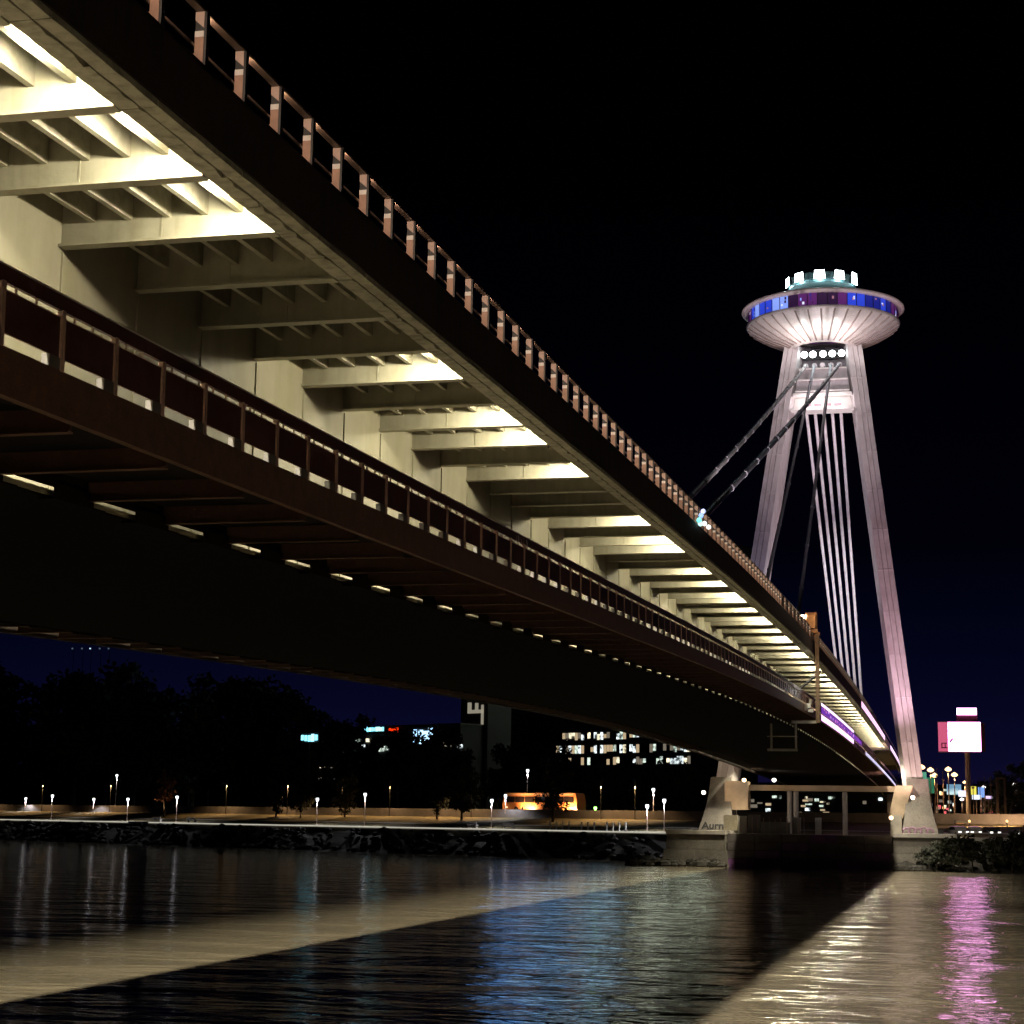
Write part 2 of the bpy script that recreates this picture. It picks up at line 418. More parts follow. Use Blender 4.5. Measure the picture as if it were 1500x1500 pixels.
# ---- walkway slung beside the box
def walkway(mirror):
    f = (lambda x: mir(x)) if mirror else (lambda x: x)
    def rc(x0, x1, z0, z1):
        a, b = sorted((f(x0), f(x1))); return rect(a, b, z0, z1)
    wf = extr(rc(XR - 0.12, XW + 0.66, -5.42, -5.32)).build('walkway_floor', [M_floor], bridge)
    extr(rc(XW + 0.67, XW + 0.64, -5.64, -5.30)).build('floor_trim', M_bottom, wf)
    extr(rc(XR - 0.10, XR, -5.72, -5.205)).build('walkway_fascia', M_fascia if mirror else M_rust, bridge)
    extr(rc(XR - 0.16, XR - 0.10, -5.70, -5.60)).build('fascia_flange', M_fascia if mirror else M_rust, wf)
    hr = MB()
    if mirror:
        extr(rc(XR - 0.05, XR, -4.53, -4.345), mb=hr); extr(rc(XR - 0.04, XR, -5.06, -4.61), mb=hr)
        hr.build('walkway_railing', M_panel, bridge)
    else:
        extr(rc(XR - 0.05, XR, -4.53, -4.36), mb=hr)
        wr = hr.build('walkway_railing', M_panel, bridge)
        extr(rc(XR - 0.08, XR - 0.001, -4.358, -4.335)).build('handrail', M_white, wr)
        extr(rc(XR - 0.03, XR - 0.01, -4.61, -4.596)).build('lower_rail', M_pale, wr)
        pn = MB().box(-0.035, -0.012, 0.05, 1.27, -5.06, -4.61).mesh('infill_panel', M_panel)
        po = MB(); po.box(-0.06, 0.012, -0.035, 0.0, -5.21, -4.52); po.box(-0.06, 0.012, 0.012, 0.04, -5.21, -4.52)
        po.prism([(-0.06, -4.60), (0.012, -4.60), (0.012, -4.53)], -0.06, -0.036)
        pom = po.mesh('walkway_post', M_wpost)
        ba = MB().box(-0.03, -0.01, -0.012, 0.012, -4.60, -4.53).mesh('bracket_bar', M_pale)
        kb = MB().box(-0.10, -0.004, 1.04, 1.285, -5.205, -5.062).mesh('rail_shoe', mat('shoe_grey', (0.13, 0.125, 0.12), 0.5))
        for n in range(-6, 170):
            y = (n + 13.28768) * 1.32; z = zr(y); r_ = (slope(y + .6), 0, 0)
            p = place('walkway_post', pom, wr, (XR, y, z), r_)
            place('infill_panel', pn, wr, (XR, y, z), r_)
            if n < 70:
                place('rail_shoe', kb, wr, (XR, y, z), r_)
                for t in (0.44, 0.88): place('bracket_bar', ba, wr, (XR, y + t, zr(y + t)))
    # transverse brackets under the floor, deepest at the outside
    br = MB(); x0, x1 = f(XR - 0.36), f(XW + 0.64)
    br.prism([(x0, -5.425), (x0, -5.68), (x1, -5.70), (x1, -5.425)], -0.012, 0.012)
    brf = MB(); a, b = sorted((x0, x1)); brf.box(a, b, -0.06, 0.06, -5.715, -5.695)
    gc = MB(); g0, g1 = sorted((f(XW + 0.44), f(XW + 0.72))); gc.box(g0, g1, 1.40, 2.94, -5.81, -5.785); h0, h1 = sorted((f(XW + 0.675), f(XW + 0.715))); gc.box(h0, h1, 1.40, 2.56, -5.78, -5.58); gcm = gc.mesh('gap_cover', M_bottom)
    for k in range(-2, 70):
        y = BY(k); place('gap_cover', gcm, wf, (0, y, zr(y)), (slope(y + 2), 0, 0))
    bm, bf = br.mesh('walkway_bracket', M_rust), brf.mesh('flange', M_rust)
    for k in range(-2, 100 if not mirror else 70):
        y = BY(k); c = place('walkway_bracket', bm, bridge, (0, y, zr(y))); place('flange', bf, c, (0, y, zr(y)))
walkway(False); walkway(True)

# ---- floodlights under the cantilevers: some are out
LIT = {-4, -2, -1, 0, 1, 2, 3, 7, 9, 10, 12, 16, 18, 19, 22, 24, 26, 27, 29, 31, 32, 34, 36, 37, 39, 41, 42, 44, 46, 47, 49, 51, 53, 54, 56, 58, 60, 62, 64, 66, 68, 70, 72, 74, 76, 78, 80, 82, 84, 86, 88, 90, 92, 94, 96}
WARM = (1.0, 0.90, 0.64)
fx = MB(); fx.box(-0.12, 0.12, -0.10, 0.10, 0.0, 0.12, 0); fx.box(-0.10, 0.10, -0.08, 0.08, -0.012, -0.001, 1)
fxm = fx.mesh('floodlight', [M_dark, glow('lamp_lens', (1.0, 0.93, 0.74), 6)])
LX, LZ = XS - 0.36, -1.36
for k in sorted(LIT):
    y = BY(k) - 1.15; z = zr(y)
    fo = place('floodlight', fxm, bridge, (LX, y, z + LZ + 0.03))
    light('floodlight_glow', 'POINT', (LX, y, z + LZ - 0.08), 520, WARM, fo, shadow_soft_size=0.14)
    if k % 2 == 0 or k < 28:
        light('floodlight_beam', 'SPOT', (LX, y, z + LZ - 0.05), 5200 if k < 60 else 6400, (1.0, 0.90, 0.70), fo, shadow_soft_size=0.08,
              spot_size=R(96), spot_blend=0.6, to=(LX + 0.4, y, z - 14))
for k in range(-4, 98, 3):
    y = BY(k) - 0.85; z = zr(y)
    fo = place('floodlight', fxm, bridge, (mir(LX), y, z + LZ + 0.03))
    light('floodlight_beam', 'SPOT', (mir(LX), y, z + LZ - 0.05), 9500, WARM, fo, shadow_soft_size=0.08,
          spot_size=R(86), spot_blend=0.6, to=(mir(LX) - 0.4, y, z - 14))
# lamps built into the upper railing, shining along it
for n in range(-4, 150):
    if n > 60 and n % 2: continue
    y = (n + 15.15135) * 1.32 + 0.16; z = zr(y)
    light('railing_lamp', 'AREA', (XE - 0.10, y, z - 0.12), 8.5 if n <= 30 else (6 if n <= 60 else 5.5), (1.0, 0.72, 0.52), railing, shape='DISK', size=0.07, to=(XE - 0.10, y + 1, z - 0.42))
for k in range(-2, 90, 6):
    y = BY(k); z = zr(y)
    light('railing_lamp', 'SPOT', (mir(XE) - 0.1, y, z - 0.1), 320, (1.0, 0.50, 0.25), railing, shadow_soft_size=0.1, spot_size=R(52), spot_blend=0.5, to=(mir(XE) - 25, y, z - 14))

# ------------------------------------------------------------------ pylon
PZ0, PZ1 = 4.6, 83.6
def py(z): return 265 + (z - 5) * 27 / 80
def outer(z): return 6.26 + (83.4 - z) * 0.1203
pyl = thing('bridge_pylon', (XC, py(5), 5), 'tall leaning white two-legged pylon with a round saucer on top', 'tower')
for sgn in (-1, 1):
    m = MB(); zs = [PZ0 + (PZ1 - PZ0) * i / 8 for i in range(9)]
    sec = lambda z: [(XC + sgn * (outer(z)), py(z)), (XC + sgn * (outer(z) - 2.35), py(z)), (XC + sgn * (outer(z) - 3.0), py(z) + 2.0), (XC + sgn * (outer(z) - 3.0), py(z) + 4.6), (XC + sgn * outer(z), py(z) + 4.6)]
    vs = [(x, y, z) for z in zs for x, y in sec(z)]
    n = 5
    fs = [(i * n + j, i * n + (j + 1) % n, (i + 1) * n + (j + 1) % n, (i + 1) * n + j) for i in range(8) for j in range(n)]
    fs += [tuple(range(n)), tuple(8 * n + j for j in range(n))]
    m.add(vs, fs)
    lg = m.build('leg', M_pylon, pyl)
    # proud weld bands and vertical seams on the front face
    for i in range(1, 12):
        z = PZ0 + i * 6.6
        g = MB(); g.hexa([(XC + sgn * (outer(z) + 0.02), py(z) - 0.03, z), (XC + sgn * (outer(z) - 2.37), py(z) - 0.03, z), (XC + sgn * (outer(z) - 2.37), py(z) + 0.2, z), (XC + sgn * (outer(z) + 0.02), py(z) + 0.2, z)],
                         [(XC + sgn * (outer(z) + 0.02), py(z) - 0.03, z + 0.14), (XC + sgn * (outer(z) - 2.37), py(z) - 0.03, z + 0.14), (XC + sgn * (outer(z) - 2.37), py(z) + 0.2, z + 0.14), (XC + sgn * (outer(z) + 0.02), py(z) + 0.2, z + 0.14)])
        g.build('weld_band', M_pylon, lg)
    for t in (0.75, 1.5):
        a = [XC + sgn * (outer(PZ0) - t), py(PZ0) - 0.05, PZ0]; b = [XC + sgn * (outer(PZ1) - t), py(PZ1) - 0.05, PZ1]
        MB().tube([a, b], 0.07, 4).build('seam', mat('pylon_seam', (0.44, 0.39, 0.39), 0.7), lg)
# panel wall between the legs under the saucer
def slab(name, z0, z1, dy0, dy1, m, par, inset=2.9):
    g = MB()
    q = lambda z: [(XC - outer(z) + inset, py(z) + dy0, z), (XC + outer(z) - inset, py(z) + dy0, z), (XC + outer(z) - inset, py(z) + dy1, z), (XC - outer(z) + inset, py(z) + dy1, z)]
    return g.hexa(q(z0), q(z1)).build(name, m, par)
slab('upper_wall', 79.3, 83.4, 2.2, 3.0, mat('pylon_dark_panel', (0.22, 0.20, 0.22), 0.6), pyl)  # plain grey, darker than the leg paint
wall = slab('cross_wall', 74.95, 79.2, 0.3, 3.6, mat('cross_wall_paint', (0.46, 0.42, 0.44), 0.6, streak=0.3, scale=0.8), pyl)
for z in (75.0, 77.1, 79.1):
    slab('ledge', z, z + 0.2, -0.15, 0.28, M_white, wall)
ch = slab('anchor_chamber', 71.9, 74.6, 1.6, 3.8, M_white, pyl)
slab('chamber_sill', 71.7, 72.1, -0.2, 1.5, M_white, ch, 2.6)
slab('chamber_lintel', 74.3, 74.8, -0.1, 1.5, M_white, ch, 2.6)
for i in range(4):
    x = XC - 2.4 + i * 1.6; z = 72.8
    MB().box(x - 0.55, x + 0.55, py(z) + 1.45, py(z) + 1.58, z, z + 0.35).build('grille', mat('grille_mauve', (0.5, 0.32, 0.36), 0.6), ch)
# cable saddles and the bank of five round lamps
SAD = [-2.7, -1.3, 0.0, 1.35, 2.7]
for x in SAD:
    z = 79.75; y = py(z) + 0.35
    MB().tube([(XC + x, y - 0.5, z), (XC + x, y + 1.6, z)], 0.42, 14).build('cable_saddle', M_cablelit, pyl)
G_cold = glow('floodlight_white', (0.86, 1.0, 1.0), 14)
bankp = MB().box(XC - 3.4, XC + 3.4, py(81.8) + 1.4, py(81.8) + 1.9, 81.3, 82.9).build('lamp_panel', M_dark, pyl)
for x in (-3.05, -1.65, 0.0, 1.5, 3.0):
    y = py(81.9) + 1.35
    m = MB(); m.tube([(XC + x, y - 0.25, 82.1), (XC + x, y + 0.04, 82.1)], [0.62, 0.45], 14, 0); m.tube([(XC + x, y - 0.31, 82.1), (XC + x, y - 0.26, 82.1)], 0.56, 14, 1)
    m.build('round_lamp', [M_dark, G_cold], bankp)
# saucer
SC = (XC, 292.0)
sau = MB().lathe([(4.6, 82.9), (6.2, 83.4), (8.2, 84.15), (10.4, 85.2), (12.2, 86.35), (12.55, 86.75), (12.3, 86.95), (11.9, 87.0)], 72, (SC[0], SC[1], 0)).build('saucer_bowl', M_saucer, pyl, smooth=True)
for k in range(36):
    a = 2 * math.pi * k / 36 + 0.05
    pts = [(SC[0] + r * math.cos(a), SC[1] + r * math.sin(a), z - 0.03) for r, z in ((5.4, 83.1), (8.2, 84.15), (10.4, 85.2), (12.2, 86.35))]
    MB().tube(pts, 0.15, 5).build('rib', mat('rib_metal', (0.20, 0.15, 0.13), 0.5), sau)
roof = MB().lathe([(11.7, 89.05), (12.6, 88.95), (13.2, 89.15), (13.15, 89.45), (11.8, 89.95), (8, 90.9), (5.2, 91.6), (0.1, 91.8)], 72, (SC[0], SC[1], 0)).build('saucer_roof', mat('saucer_roof_paint', (0.66, 0.56, 0.54), 0.5, var=0.1), pyl, smooth=True)
core = MB().lathe([(11.3, 87.0), (11.3, 89.1)], 60, (SC[0], SC[1], 0)).build('restaurant_core', mat('interior_dark', (0.05, 0.02, 0.06), 0.6), pyl)
random.seed(11)
NPN = 48
pane_m = [glow('pane_blue', (0.03, 0.07, 0.75), 0.75), glow('pane_deep', (0.02, 0.03, 0.40), 0.45), glow('pane_bright', (0.25, 0.38, 1.0), 0.9),
          glow('pane_violet', (0.16, 0.03, 0.22), 0.45), glow('pane_rose', (0.55, 0.25, 0.32), 0.5), glow('pane_dusk', (0.05, 0.015, 0.08), 0.35)]
for k in range(NPN):
    a0 = 2 * math.pi * (k + 0.04) / NPN; a1 = 2 * math.pi * (k + 0.96) / NPN
    am = (a0 + a1) / 2
    front = abs(math.cos(am)) < 0.33
    side = abs(math.cos(am)) > 0.93
    mm = random.choice([pane_m[3], pane_m[5], pane_m[5], pane_m[4], pane_m[3]]) if front else (pane_m[3] if side else random.choice([pane_m[0], pane_m[0], pane_m[1], pane_m[2]]))
    p = lambda a, r, z: (SC[0] + r * math.cos(a), SC[1] + r * math.sin(a), z)
    MB().hexa([p(a0, 12.05, 87.05), p(a1, 12.05, 87.05), p(a1, 11.98, 87.05), p(a0, 11.98, 87.05)], [p(a0, 12.05, 89.0), p(a1, 12.05, 89.0), p(a1, 11.98, 89.0), p(a0, 11.98, 89.0)]).build('window_pane', mm, core)
    if random.random() < 0.75:
        for _ in range(random.randint(1, 3)):
            aa = a0 + (a1 - a0) * random.uniform(.1, .8); z_ = random.uniform(87.2, 88.5); da = random.uniform(.008, .03); dz_ = random.uniform(.2, .6)
            MB().hexa([p(aa, 12.09, z_), p(aa + da, 12.09, z_), p(aa + da, 12.06, z_), p(aa, 12.06, z_)], [p(aa, 12.09, z_ + dz_), p(aa + da, 12.09, z_ + dz_), p(aa + da, 12.06, z_ + dz_), p(aa, 12.06, z_ + dz_)]).build('pane_light', random.choice([pane_m[2], pane_m[4], pane_m[5], pane_m[1], glow('pane_spark', (.75, .8, 1), 1.0)]), core)
    MB().tube([p(2 * math.pi * k / NPN, 12.1, 87.0), p(2 * math.pi * k / NPN, 12.1, 89.05)], 0.05, 4).build('mullion', M_dark, core)
# rooftop drum with floodlights
drum = MB().lathe([(0.1, 92.8), (4.9, 92.6), (5.5, 92.8), (5.6, 94.4), (5.3, 94.6), (0.1, 94.8)], 40, (SC[0], SC[1], 0)).build('rooftop_drum', mat('drum_glow_tone', (0.07, 0.14, 0.15), 0.5), pyl)  # teal base colour carries the roof lamps' cyan glow
for i, a in enumerate((-158, -125, -90, -58, -24)):
    a = R(a); c = Vector((SC[0] + 5.75 * math.cos(a), SC[1] + 5.75 * math.sin(a), 93.9)); t = Vector((-math.sin(a), math.cos(a), 0)); o_ = Vector((math.cos(a), math.sin(a), 0))
    w, h = 0.95, 0.72 if i != 4 else 0.95
    q = lambda d: [c + o_ * d - t * w - Vector((0, 0, h)), c + o_ * d + t * w - Vector((0, 0, h)), c + o_ * d + t * w * 0.8 + Vector((0, 0, h)), c + o_ * d - t * w * 0.8 + Vector((0, 0, h))]
    m = MB(); m.hexa(q(-0.1), q(0.12)); m.hexa([v for v in q(0.122)], [v for v in q(0.17)], 1)
    m.build('rooftop_floodlight', [M_dark, G_cold], drum)
    light('rooftop_glow', 'POINT', tuple(c + o_ * 0.5 - Vector((0, 0, 0.9))), 420, (0.7, 0.95, 1.0), drum, shadow_soft_size=0.3)
for k in range(3):
    MB().tube([(SC[0] - 2 + k * 2.6, SC[1], 95.1), (SC[0] - 2 + k * 2.6, SC[1], 96.2 + 0.3 * k)], 0.05, 5).build('antenna', M_dark, drum)
# flared feet and the tie beam under the deck
def foot(sgn):
    m = MB(); cx = XC + sgn * (outer(8) - 1.3)
    prof = [(2.75, 3.0), (2.45, 5.2), (2.0, 7.4), (1.7, 9.4), (1.5, 12.6)]
    vs = []
    for hw, z in prof:
        s_ = sgn * (hw - 1.6) * 0.35
        vs += [(cx - hw + s_, py(z) - 0.6 - (12.6 - z) * 0.14, z), (cx + hw + s_, py(z) - 0.6 - (12.6 - z) * 0.14, z), (cx + hw + s_, py(z) + 5.2, z), (cx - hw + s_, py(z) + 5.2, z)]
    n = len(prof)
    m.add(vs, [(i * 4 + j, i * 4 + (j + 1) % 4, (i + 1) * 4 + (j + 1) % 4, (i + 1) * 4 + j) for i in range(n - 1) for j in range(4)] + [(3, 2, 1, 0), tuple((n - 1) * 4 + j for j in range(4))])
    return m.build('leg_foot', M_conc, pyl), cx
FL, cxl = foot(-1); FR, cxr = foot(1)
zb = 11.2
tie = MB().box(XC - 13.0, XC + 13.4, py(zb) - 1.2, py(zb) + 1.0, 10.7, 11.5).build('tie_beam', mat('tie_paint', (0.30, 0.22, 0.15), 0.6, scale=0.7), pyl)
for sgn in (-1, 1):
    MB().prism([(XC - 13.3, 12.0), (XC - 9.9, 12.0), (XC - 9.9, 7.9), (XC - 13.3, 7.9)] if sgn < 0 else [(XC + 13.4, 11.6), (XC + 11.0, 11.6), (XC + 9.9, 7.0), (XC + 11.9, 7.0)], py(zb) - 1.8, py(zb) + 1.4).build('bearing_block', mat('bearing_paint', (0.52, 0.40, 0.28), 0.6, scale=0.7), pyl)
for x in (-3.9, -3.0, 3.9):
    MB().tube([(XC + x, py(8) - 1, 4.6), (XC + x, py(8) - 1, 10.6)], 0.38, 10).build('column', mat('column_grey', (0.20, 0.19, 0.19), 0.7, scale=0.8), pyl)
# graffiti on the foot
def text(body, loc, size, mt, parent, rot=(R(90), 0, 0), ext=0.01):
    cu = bpy.data.curves.new(body, 'FONT'); cu.body = body; cu.size = size; cu.extrude = ext; cu.align_x = 'CENTER'; cu.offset = 0.022 * size
    o = bpy.data.objects.new('lettering', cu); COL.objects.link(o)
    me = bpy.data.meshes.new_from_object(o); bpy.data.objects.remove(o)
    me.materials.append(mt)
    return place('lettering', me, parent, loc, rot)
text('Aurn', (cxl - 0.75, py(5.1) - 0.6 - 7.5 * 0.14 - 0.12, 5.15), 1.55, mat('black_spray', (0.012, 0.012, 0.012), 0.7), FL, rot=(R(64.5), 0, 0), ext=0.03)
for i in range(5):
    x = cxr - 1.6 + i * 0.8
    pts = [(x + 0.5 * math.cos(a), py(5) - 2.0 + 0.05 * math.sin(a), 5.1 + (0.55 + 0.12 * (i % 2)) * math.sin(a)) for a in [j * math.pi / 6 for j in range(13)]]
    MB().tube(pts, 0.16, 5, cap=False).build('sprayed_shape', mat('violet_spray', (0.28, 0.17, 0.25), 0.7), FR)

# pier: river foundation of concrete blocks
pier = thing('bridge_pier', (XC, 262, 0), 'massive concrete pier standing in the river under the pylon legs', 'pier')
def pblock(name, x0, x1, y0, y1, z0, z1, m, batter=0.0):
    g = MB(); g.hexa([(x0 - batter, y0 - batter, z0), (x1 + batter, y0 - batter, z0), (x1 + batter, y1, z0), (x0 - batter, y1, z0)], [(x0, y0, z1), (x1, y0, z1), (x1, y1, z1), (x0, y1, z1)])
    return g.build(name, m, pier)
M_cd = mat('pier_shaded', (0.15, 0.13, 0.13), 0.8, var=0.4, scale=0.7, bump=0.8, bscale=2)  # darker concrete paints the bridge's shadow onto the middle of the pier
for i, (x0, x1) in enumerate(((-39.2, -35.2), (-35.16, -31.0), (-8.0, -4.3), (-4.26, 0.4))):
    pblock('pier_block', x0, x1, 256.5, 272, 2.3, 4.4, M_conc, 0.1)
    pblock('pier_block', x0 - 0.3, x1 + 0.25 if i in (1, 3) else x1 - 0.08, 255.8 + 0.3 * (i % 2), 272, -1.5, 2.26, M_conc, 0.5)
    pblock('pier_cap', x0 - 0.1, x1 + 0.06, 256.1, 272, 4.42, 4.95, mat('cap_concrete', (0.50, 0.46, 0.42), 0.8, scale=0.8))
for j in range(4):
    for i in range(6):
        x0 = -30.7 + i * 3.76
        pblock('pier_block', x0 + 0.03, x0 + 3.72, 256.9 + 0.12 * ((i + j) % 2) - 0.25 * (3 - j), 272, -1.5 if j == 0 else j * 1.15, (j + 1) * 1.15 - 0.05, mat('pier_violet', (0.24, 0.10, 0.30), 0.8, var=0.5, scale=0.8, dirt=(0.03, 0.02, 0.03)) if (i * 3 + j * 5) % 4 == 0 else M_cd)
# boulders at the foot of the pier
rng = random.Random(5)
def rock(c, r, m=M_stone):
    g = MB(); ring = 7; vs = []
    for i, (zz, rr) in enumerate(((-0.7, 0.6), (0.0, 1.0), (0.5, 0.75), (0.75, 0.25))):
        for k in range(ring):
            a = 2 * math.pi * k / ring; q = r * rr * rng.uniform(0.75, 1.2)
            vs.append((q * math.cos(a) * 1.3, q * math.sin(a), r * zz * rng.uniform(0.8, 1.1)))
    g.add(vs, [(i * ring + k, i * ring + (k + 1) % ring, (i + 1) * ring + (k + 1) % ring, (i + 1) * ring + k) for i in range(3) for k in range(ring)] + [tuple(3 * ring + k for k in range(ring))])
    return g, c
allr = MB()
for i in range(110):
    left = i % 2
    x = rng.uniform(-44, -31) if left else rng.uniform(-7, 3)
    y = rng.uniform(252.6, 255.6)
    g, c = rock((x, y, 0), rng.uniform(0.35, 1.0))
    allr.add([(v[0] + x, v[1] + y, v[2] + 0.15 + max(0, y - 254.5) * 0.5) for v in g.v], g.f)
for i in range(900):
    u = rng.uniform(-60, 330); t = rng.uniform(-0.6, 4.6)
    c = bank(u, t, 0.3 + max(0, t) * 0.8)
    g, _ = rock((0, 0, 0), rng.uniform(0.25, 0.7))
    allr.add([(v[0] + c.x, v[1] + c.y, v[2] + c.z) for v in g.v], g.f)
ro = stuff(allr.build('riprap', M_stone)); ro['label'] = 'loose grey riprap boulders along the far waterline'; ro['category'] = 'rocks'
# parapets and cabinets on top of the pier
pp = MB(); pp.box(-31.5, -29.6, 259, 260.6, 4.97, 7.1); pp.build('equipment_cabinet', mat('cabinet_cream', (0.55, 0.48, 0.36), 0.6), pier)
for i, (x0, x1, h, c) in enumerate(((-29.4, -28.3, 7.0, (0.72, 0.70, 0.66)), (-28.0, -26.4, 7.2, (0.30, 0.27, 0.27)), (-26.2, -22.2, 6.2, (0.42, 0.42, 0.42)), (-21.9, -20.7, 6.9, (0.40, 0.38, 0.37)), (-18.7, -17.9, 6.9, (0.55, 0.53, 0.52)), (-8.4, -6.9, 7.4, (0.45, 0.42, 0.37)))):
    MB().box(x0, x1, 258.6, 259.8, 4.6, h).build('parapet', mat('parapet_%d' % i, c, 0.7, scale=0.9), pier)
for i in range(12):
    MB().tube([(-29 + i * 0.8, 258.2, 4.6), (-29 + i * 0.8, 258.2, 6.6 + 0.2 * (i % 3))], 0.06, 5).build('baluster', M_pale, pier)

# ------------------------------------------------------------------ stay cables
def cable(a, b, r, m, label, clamps=0, grp=None, sag=0.0):
    a, b = Vector(a), Vector(b)
    pts = [a.lerp(b, i / 16) - Vector((0, 0, sag * 4 * (i / 16) * (1 - i / 16))) for i in range(17)]
    o = thing('stay_cable', tuple(b), label, 'cable', grp)
    MB().tube(pts, r, 10).build('strand_bundle', m, o, smooth=True)
    for i in range(clamps):
        t = (i + 0.6) / clamps; p = a.lerp(b, t) - Vector((0, 0, sag * 4 * t * (1 - t))); d = (b - a).normalized() * 0.22
        MB().tube([p - d * .7, p + d * .7], r * 1.22, 10).build('clamp', M_cable, o)
    return o
sy = lambda z: py(z) - 0.2
cable((XC - 2.7, sy(79.7), 79.7), (XC - 0.9, 97, 17.5), 0.28, M_cablelit, 'longest pale stay cable, slung from the upstream outer saddle below the saucer', 22, sag=0.8)
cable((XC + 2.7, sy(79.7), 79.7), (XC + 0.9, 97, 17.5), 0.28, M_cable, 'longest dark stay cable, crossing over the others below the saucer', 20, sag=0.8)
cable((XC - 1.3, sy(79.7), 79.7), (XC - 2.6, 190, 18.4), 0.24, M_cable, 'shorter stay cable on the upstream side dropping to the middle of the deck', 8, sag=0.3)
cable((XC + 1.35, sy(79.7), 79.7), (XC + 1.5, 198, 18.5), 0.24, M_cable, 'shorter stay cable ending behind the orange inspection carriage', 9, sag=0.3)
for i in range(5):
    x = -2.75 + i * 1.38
    cable((XC + x, py(72) + 4.0, 72.0), (XC + x * 0.62 + 0.7, 372, 14.5), 0.26, M_cablelit, 'straight white backstay hanging between the pylon legs', 0, 'row of five backstays behind the pylon')

# ------------------------------------------------------------------ pylon lighting: floods on the pier and deck
def flood(loc, to, power, col, label, size=44, blend=0.6, grp=None):
    loc = Vector(loc); d = (Vector(to) - loc).normalized()
    t = thing('ground_floodlight', tuple(loc), label, 'floodlight', grp)
    m = MB(); m.box(-0.35, 0.35, -0.3, 0.3, -0.25, 0.25); 
    MB().box(loc.x - 0.35, loc.x + 0.35, loc.y - 0.25, loc.y + 0.25, loc.z - 0.6, loc.z - 0.05).build('housing', M_dark, t)
    light('beam', 'SPOT', tuple(loc + d * 0.4), power, col, t, spot_size=R(size), spot_blend=blend, shadow_soft_size=0.25, to=tuple(to))
PK = (1.0, 0.62, 0.80); WH = (1.0, 0.90, 0.95); VI = (0.80, 0.72, 1.0)
flood((XC + 9.5, 252, zr(250) - 0.2), (XC + 11.5, py(36), 36), 26000, PK, 'floodlight at the deck edge washing the leg beside the billboard in pink', 70)
flood((XC + 17.2, 250, 5.6), (XC + 13, py(26), 26), 26000, (1, .66, .62), 'floodlight on the pier aimed up the foot of the leg beside the billboard', 60)
flood((XC + 9.2, 118, zr(118) - 0.4), (XC - 2.2, 235, 61.5), 170000, (1, .86, .88), 'added floodlight on the deck edge brightening the longest pale cable', 22)  # added flood, there to brighten the pale cable
flood((XC + 9.5, 244, zr(244) - 0.2), (XC + 7, py(76), 76), 13000, (1, .76, .84), 'floodlight at the deck edge aimed at the upper end of the leg', 34)
flood((XC - 9.5, 246, zr(246) - 0.2), (XC - 9.5, py(58), 58), 19000, (.78, .70, 1), 'floodlight on the upstream deck edge aimed up the pylon', 46)
flood((XC + 1, 276, zr(276) - 0.6), (XC - 8.5, py(56) + 2, 56), 30000, (1, .93, 1), 'floodlight inside the pylon lighting the inner faces and cables', 80)
flood((XC, 300, zr(300) - 0.6), (XC, 292, 80), 12000, WH, 'floodlight behind the pylon aimed up at the saucer', 46)
flood((XC, 240, zr(240) - 0.3), (XC, 290, 82), 34000, (1, .82, .80), 'floodlight in the middle of the deck aimed at the saucer', 26)
flood((XC + 9.2, 170, zr(170) - 0.4), (XC - 2.4, 268, 72), 90000, (1, .86, .88), 'added floodlight on the deck edge brightening the upper part of the longest cable', 26)  # second added flood for the upper end of that cable
flood((XC + 2.5, 306, zr(306) - 0.6), (XC + 1, 335, 44), 60000, (1, .92, .97), 'floodlight behind the pylon lighting the backstays', 90)
for x in (-3, 0, 3): light('neck_lamp', 'POINT', (XC + x, 283.6, 82.5), 330, (1, .97, .95), bankp, shadow_soft_size=0.2)
for x in (-9, 9): light('bowl_lamp', 'SPOT', (XC + x * 0.3, 284.5, 80.6), 1500, (1, .86, .86), bankp, shadow_soft_size=0.3, spot_size=R(120), spot_blend=0.7, to=(XC + x, 290, 87))
for x in (-2.6, 0, 2.6): light('chamber_lamp', 'POINT', (XC + x, py(73) - 0.9, 73.3), 260, (1, .86, .90), ch, shadow_soft_size=0.1)
# orange lamps below the deck at the pylon
for x, y, z, pw, c in ((XC - 9.8, 259.5, 12.0, 900, (1, .72, .42)), (XC - 15.5, 259, 10.2, 700, (1, .85, .7)), (XC + 13.5, 258.5, 9.8, 700, (1, .78, .62)), (XC - 5.4, 257.5, 12.0, 500, (1, .95, .85)), (XC + 10.6, 256, 7.0, 120, (1, .7, .4))):
    t = thing('bulkhead_lamp', (x, y, z), {XC - 9.8: 'warm bulkhead lamp by the orange bearing block', XC - 15.5: 'small lamp beside the pylon foot with graffiti letters', XC + 13.5: 'lamp beside the pylon foot with violet graffiti', XC - 5.4: 'bright white lamp on the underside of the deck near the pylon', XC + 10.6: 'small warm lamp standing on the pier parapet'}[x], 'lamp')
    MB().lathe([(0.02, 0.3), (0.26, 0.22), (0.32, 0.0), (0.22, -0.2), (0.02, -0.28)], 12, (x, y, z)).build('lamp_globe', glow('bulb_%d' % int(pw), c, 2.5), t)
    light('lamp_light', 'SPOT', (x, y - 0.9, z + 0.1), pw * 1.1, c, t, shadow_soft_size=0.25, spot_size=R(140), spot_blend=0.4, to=(x + (3 if x < XC else -1), y + 5, z + 0.6))

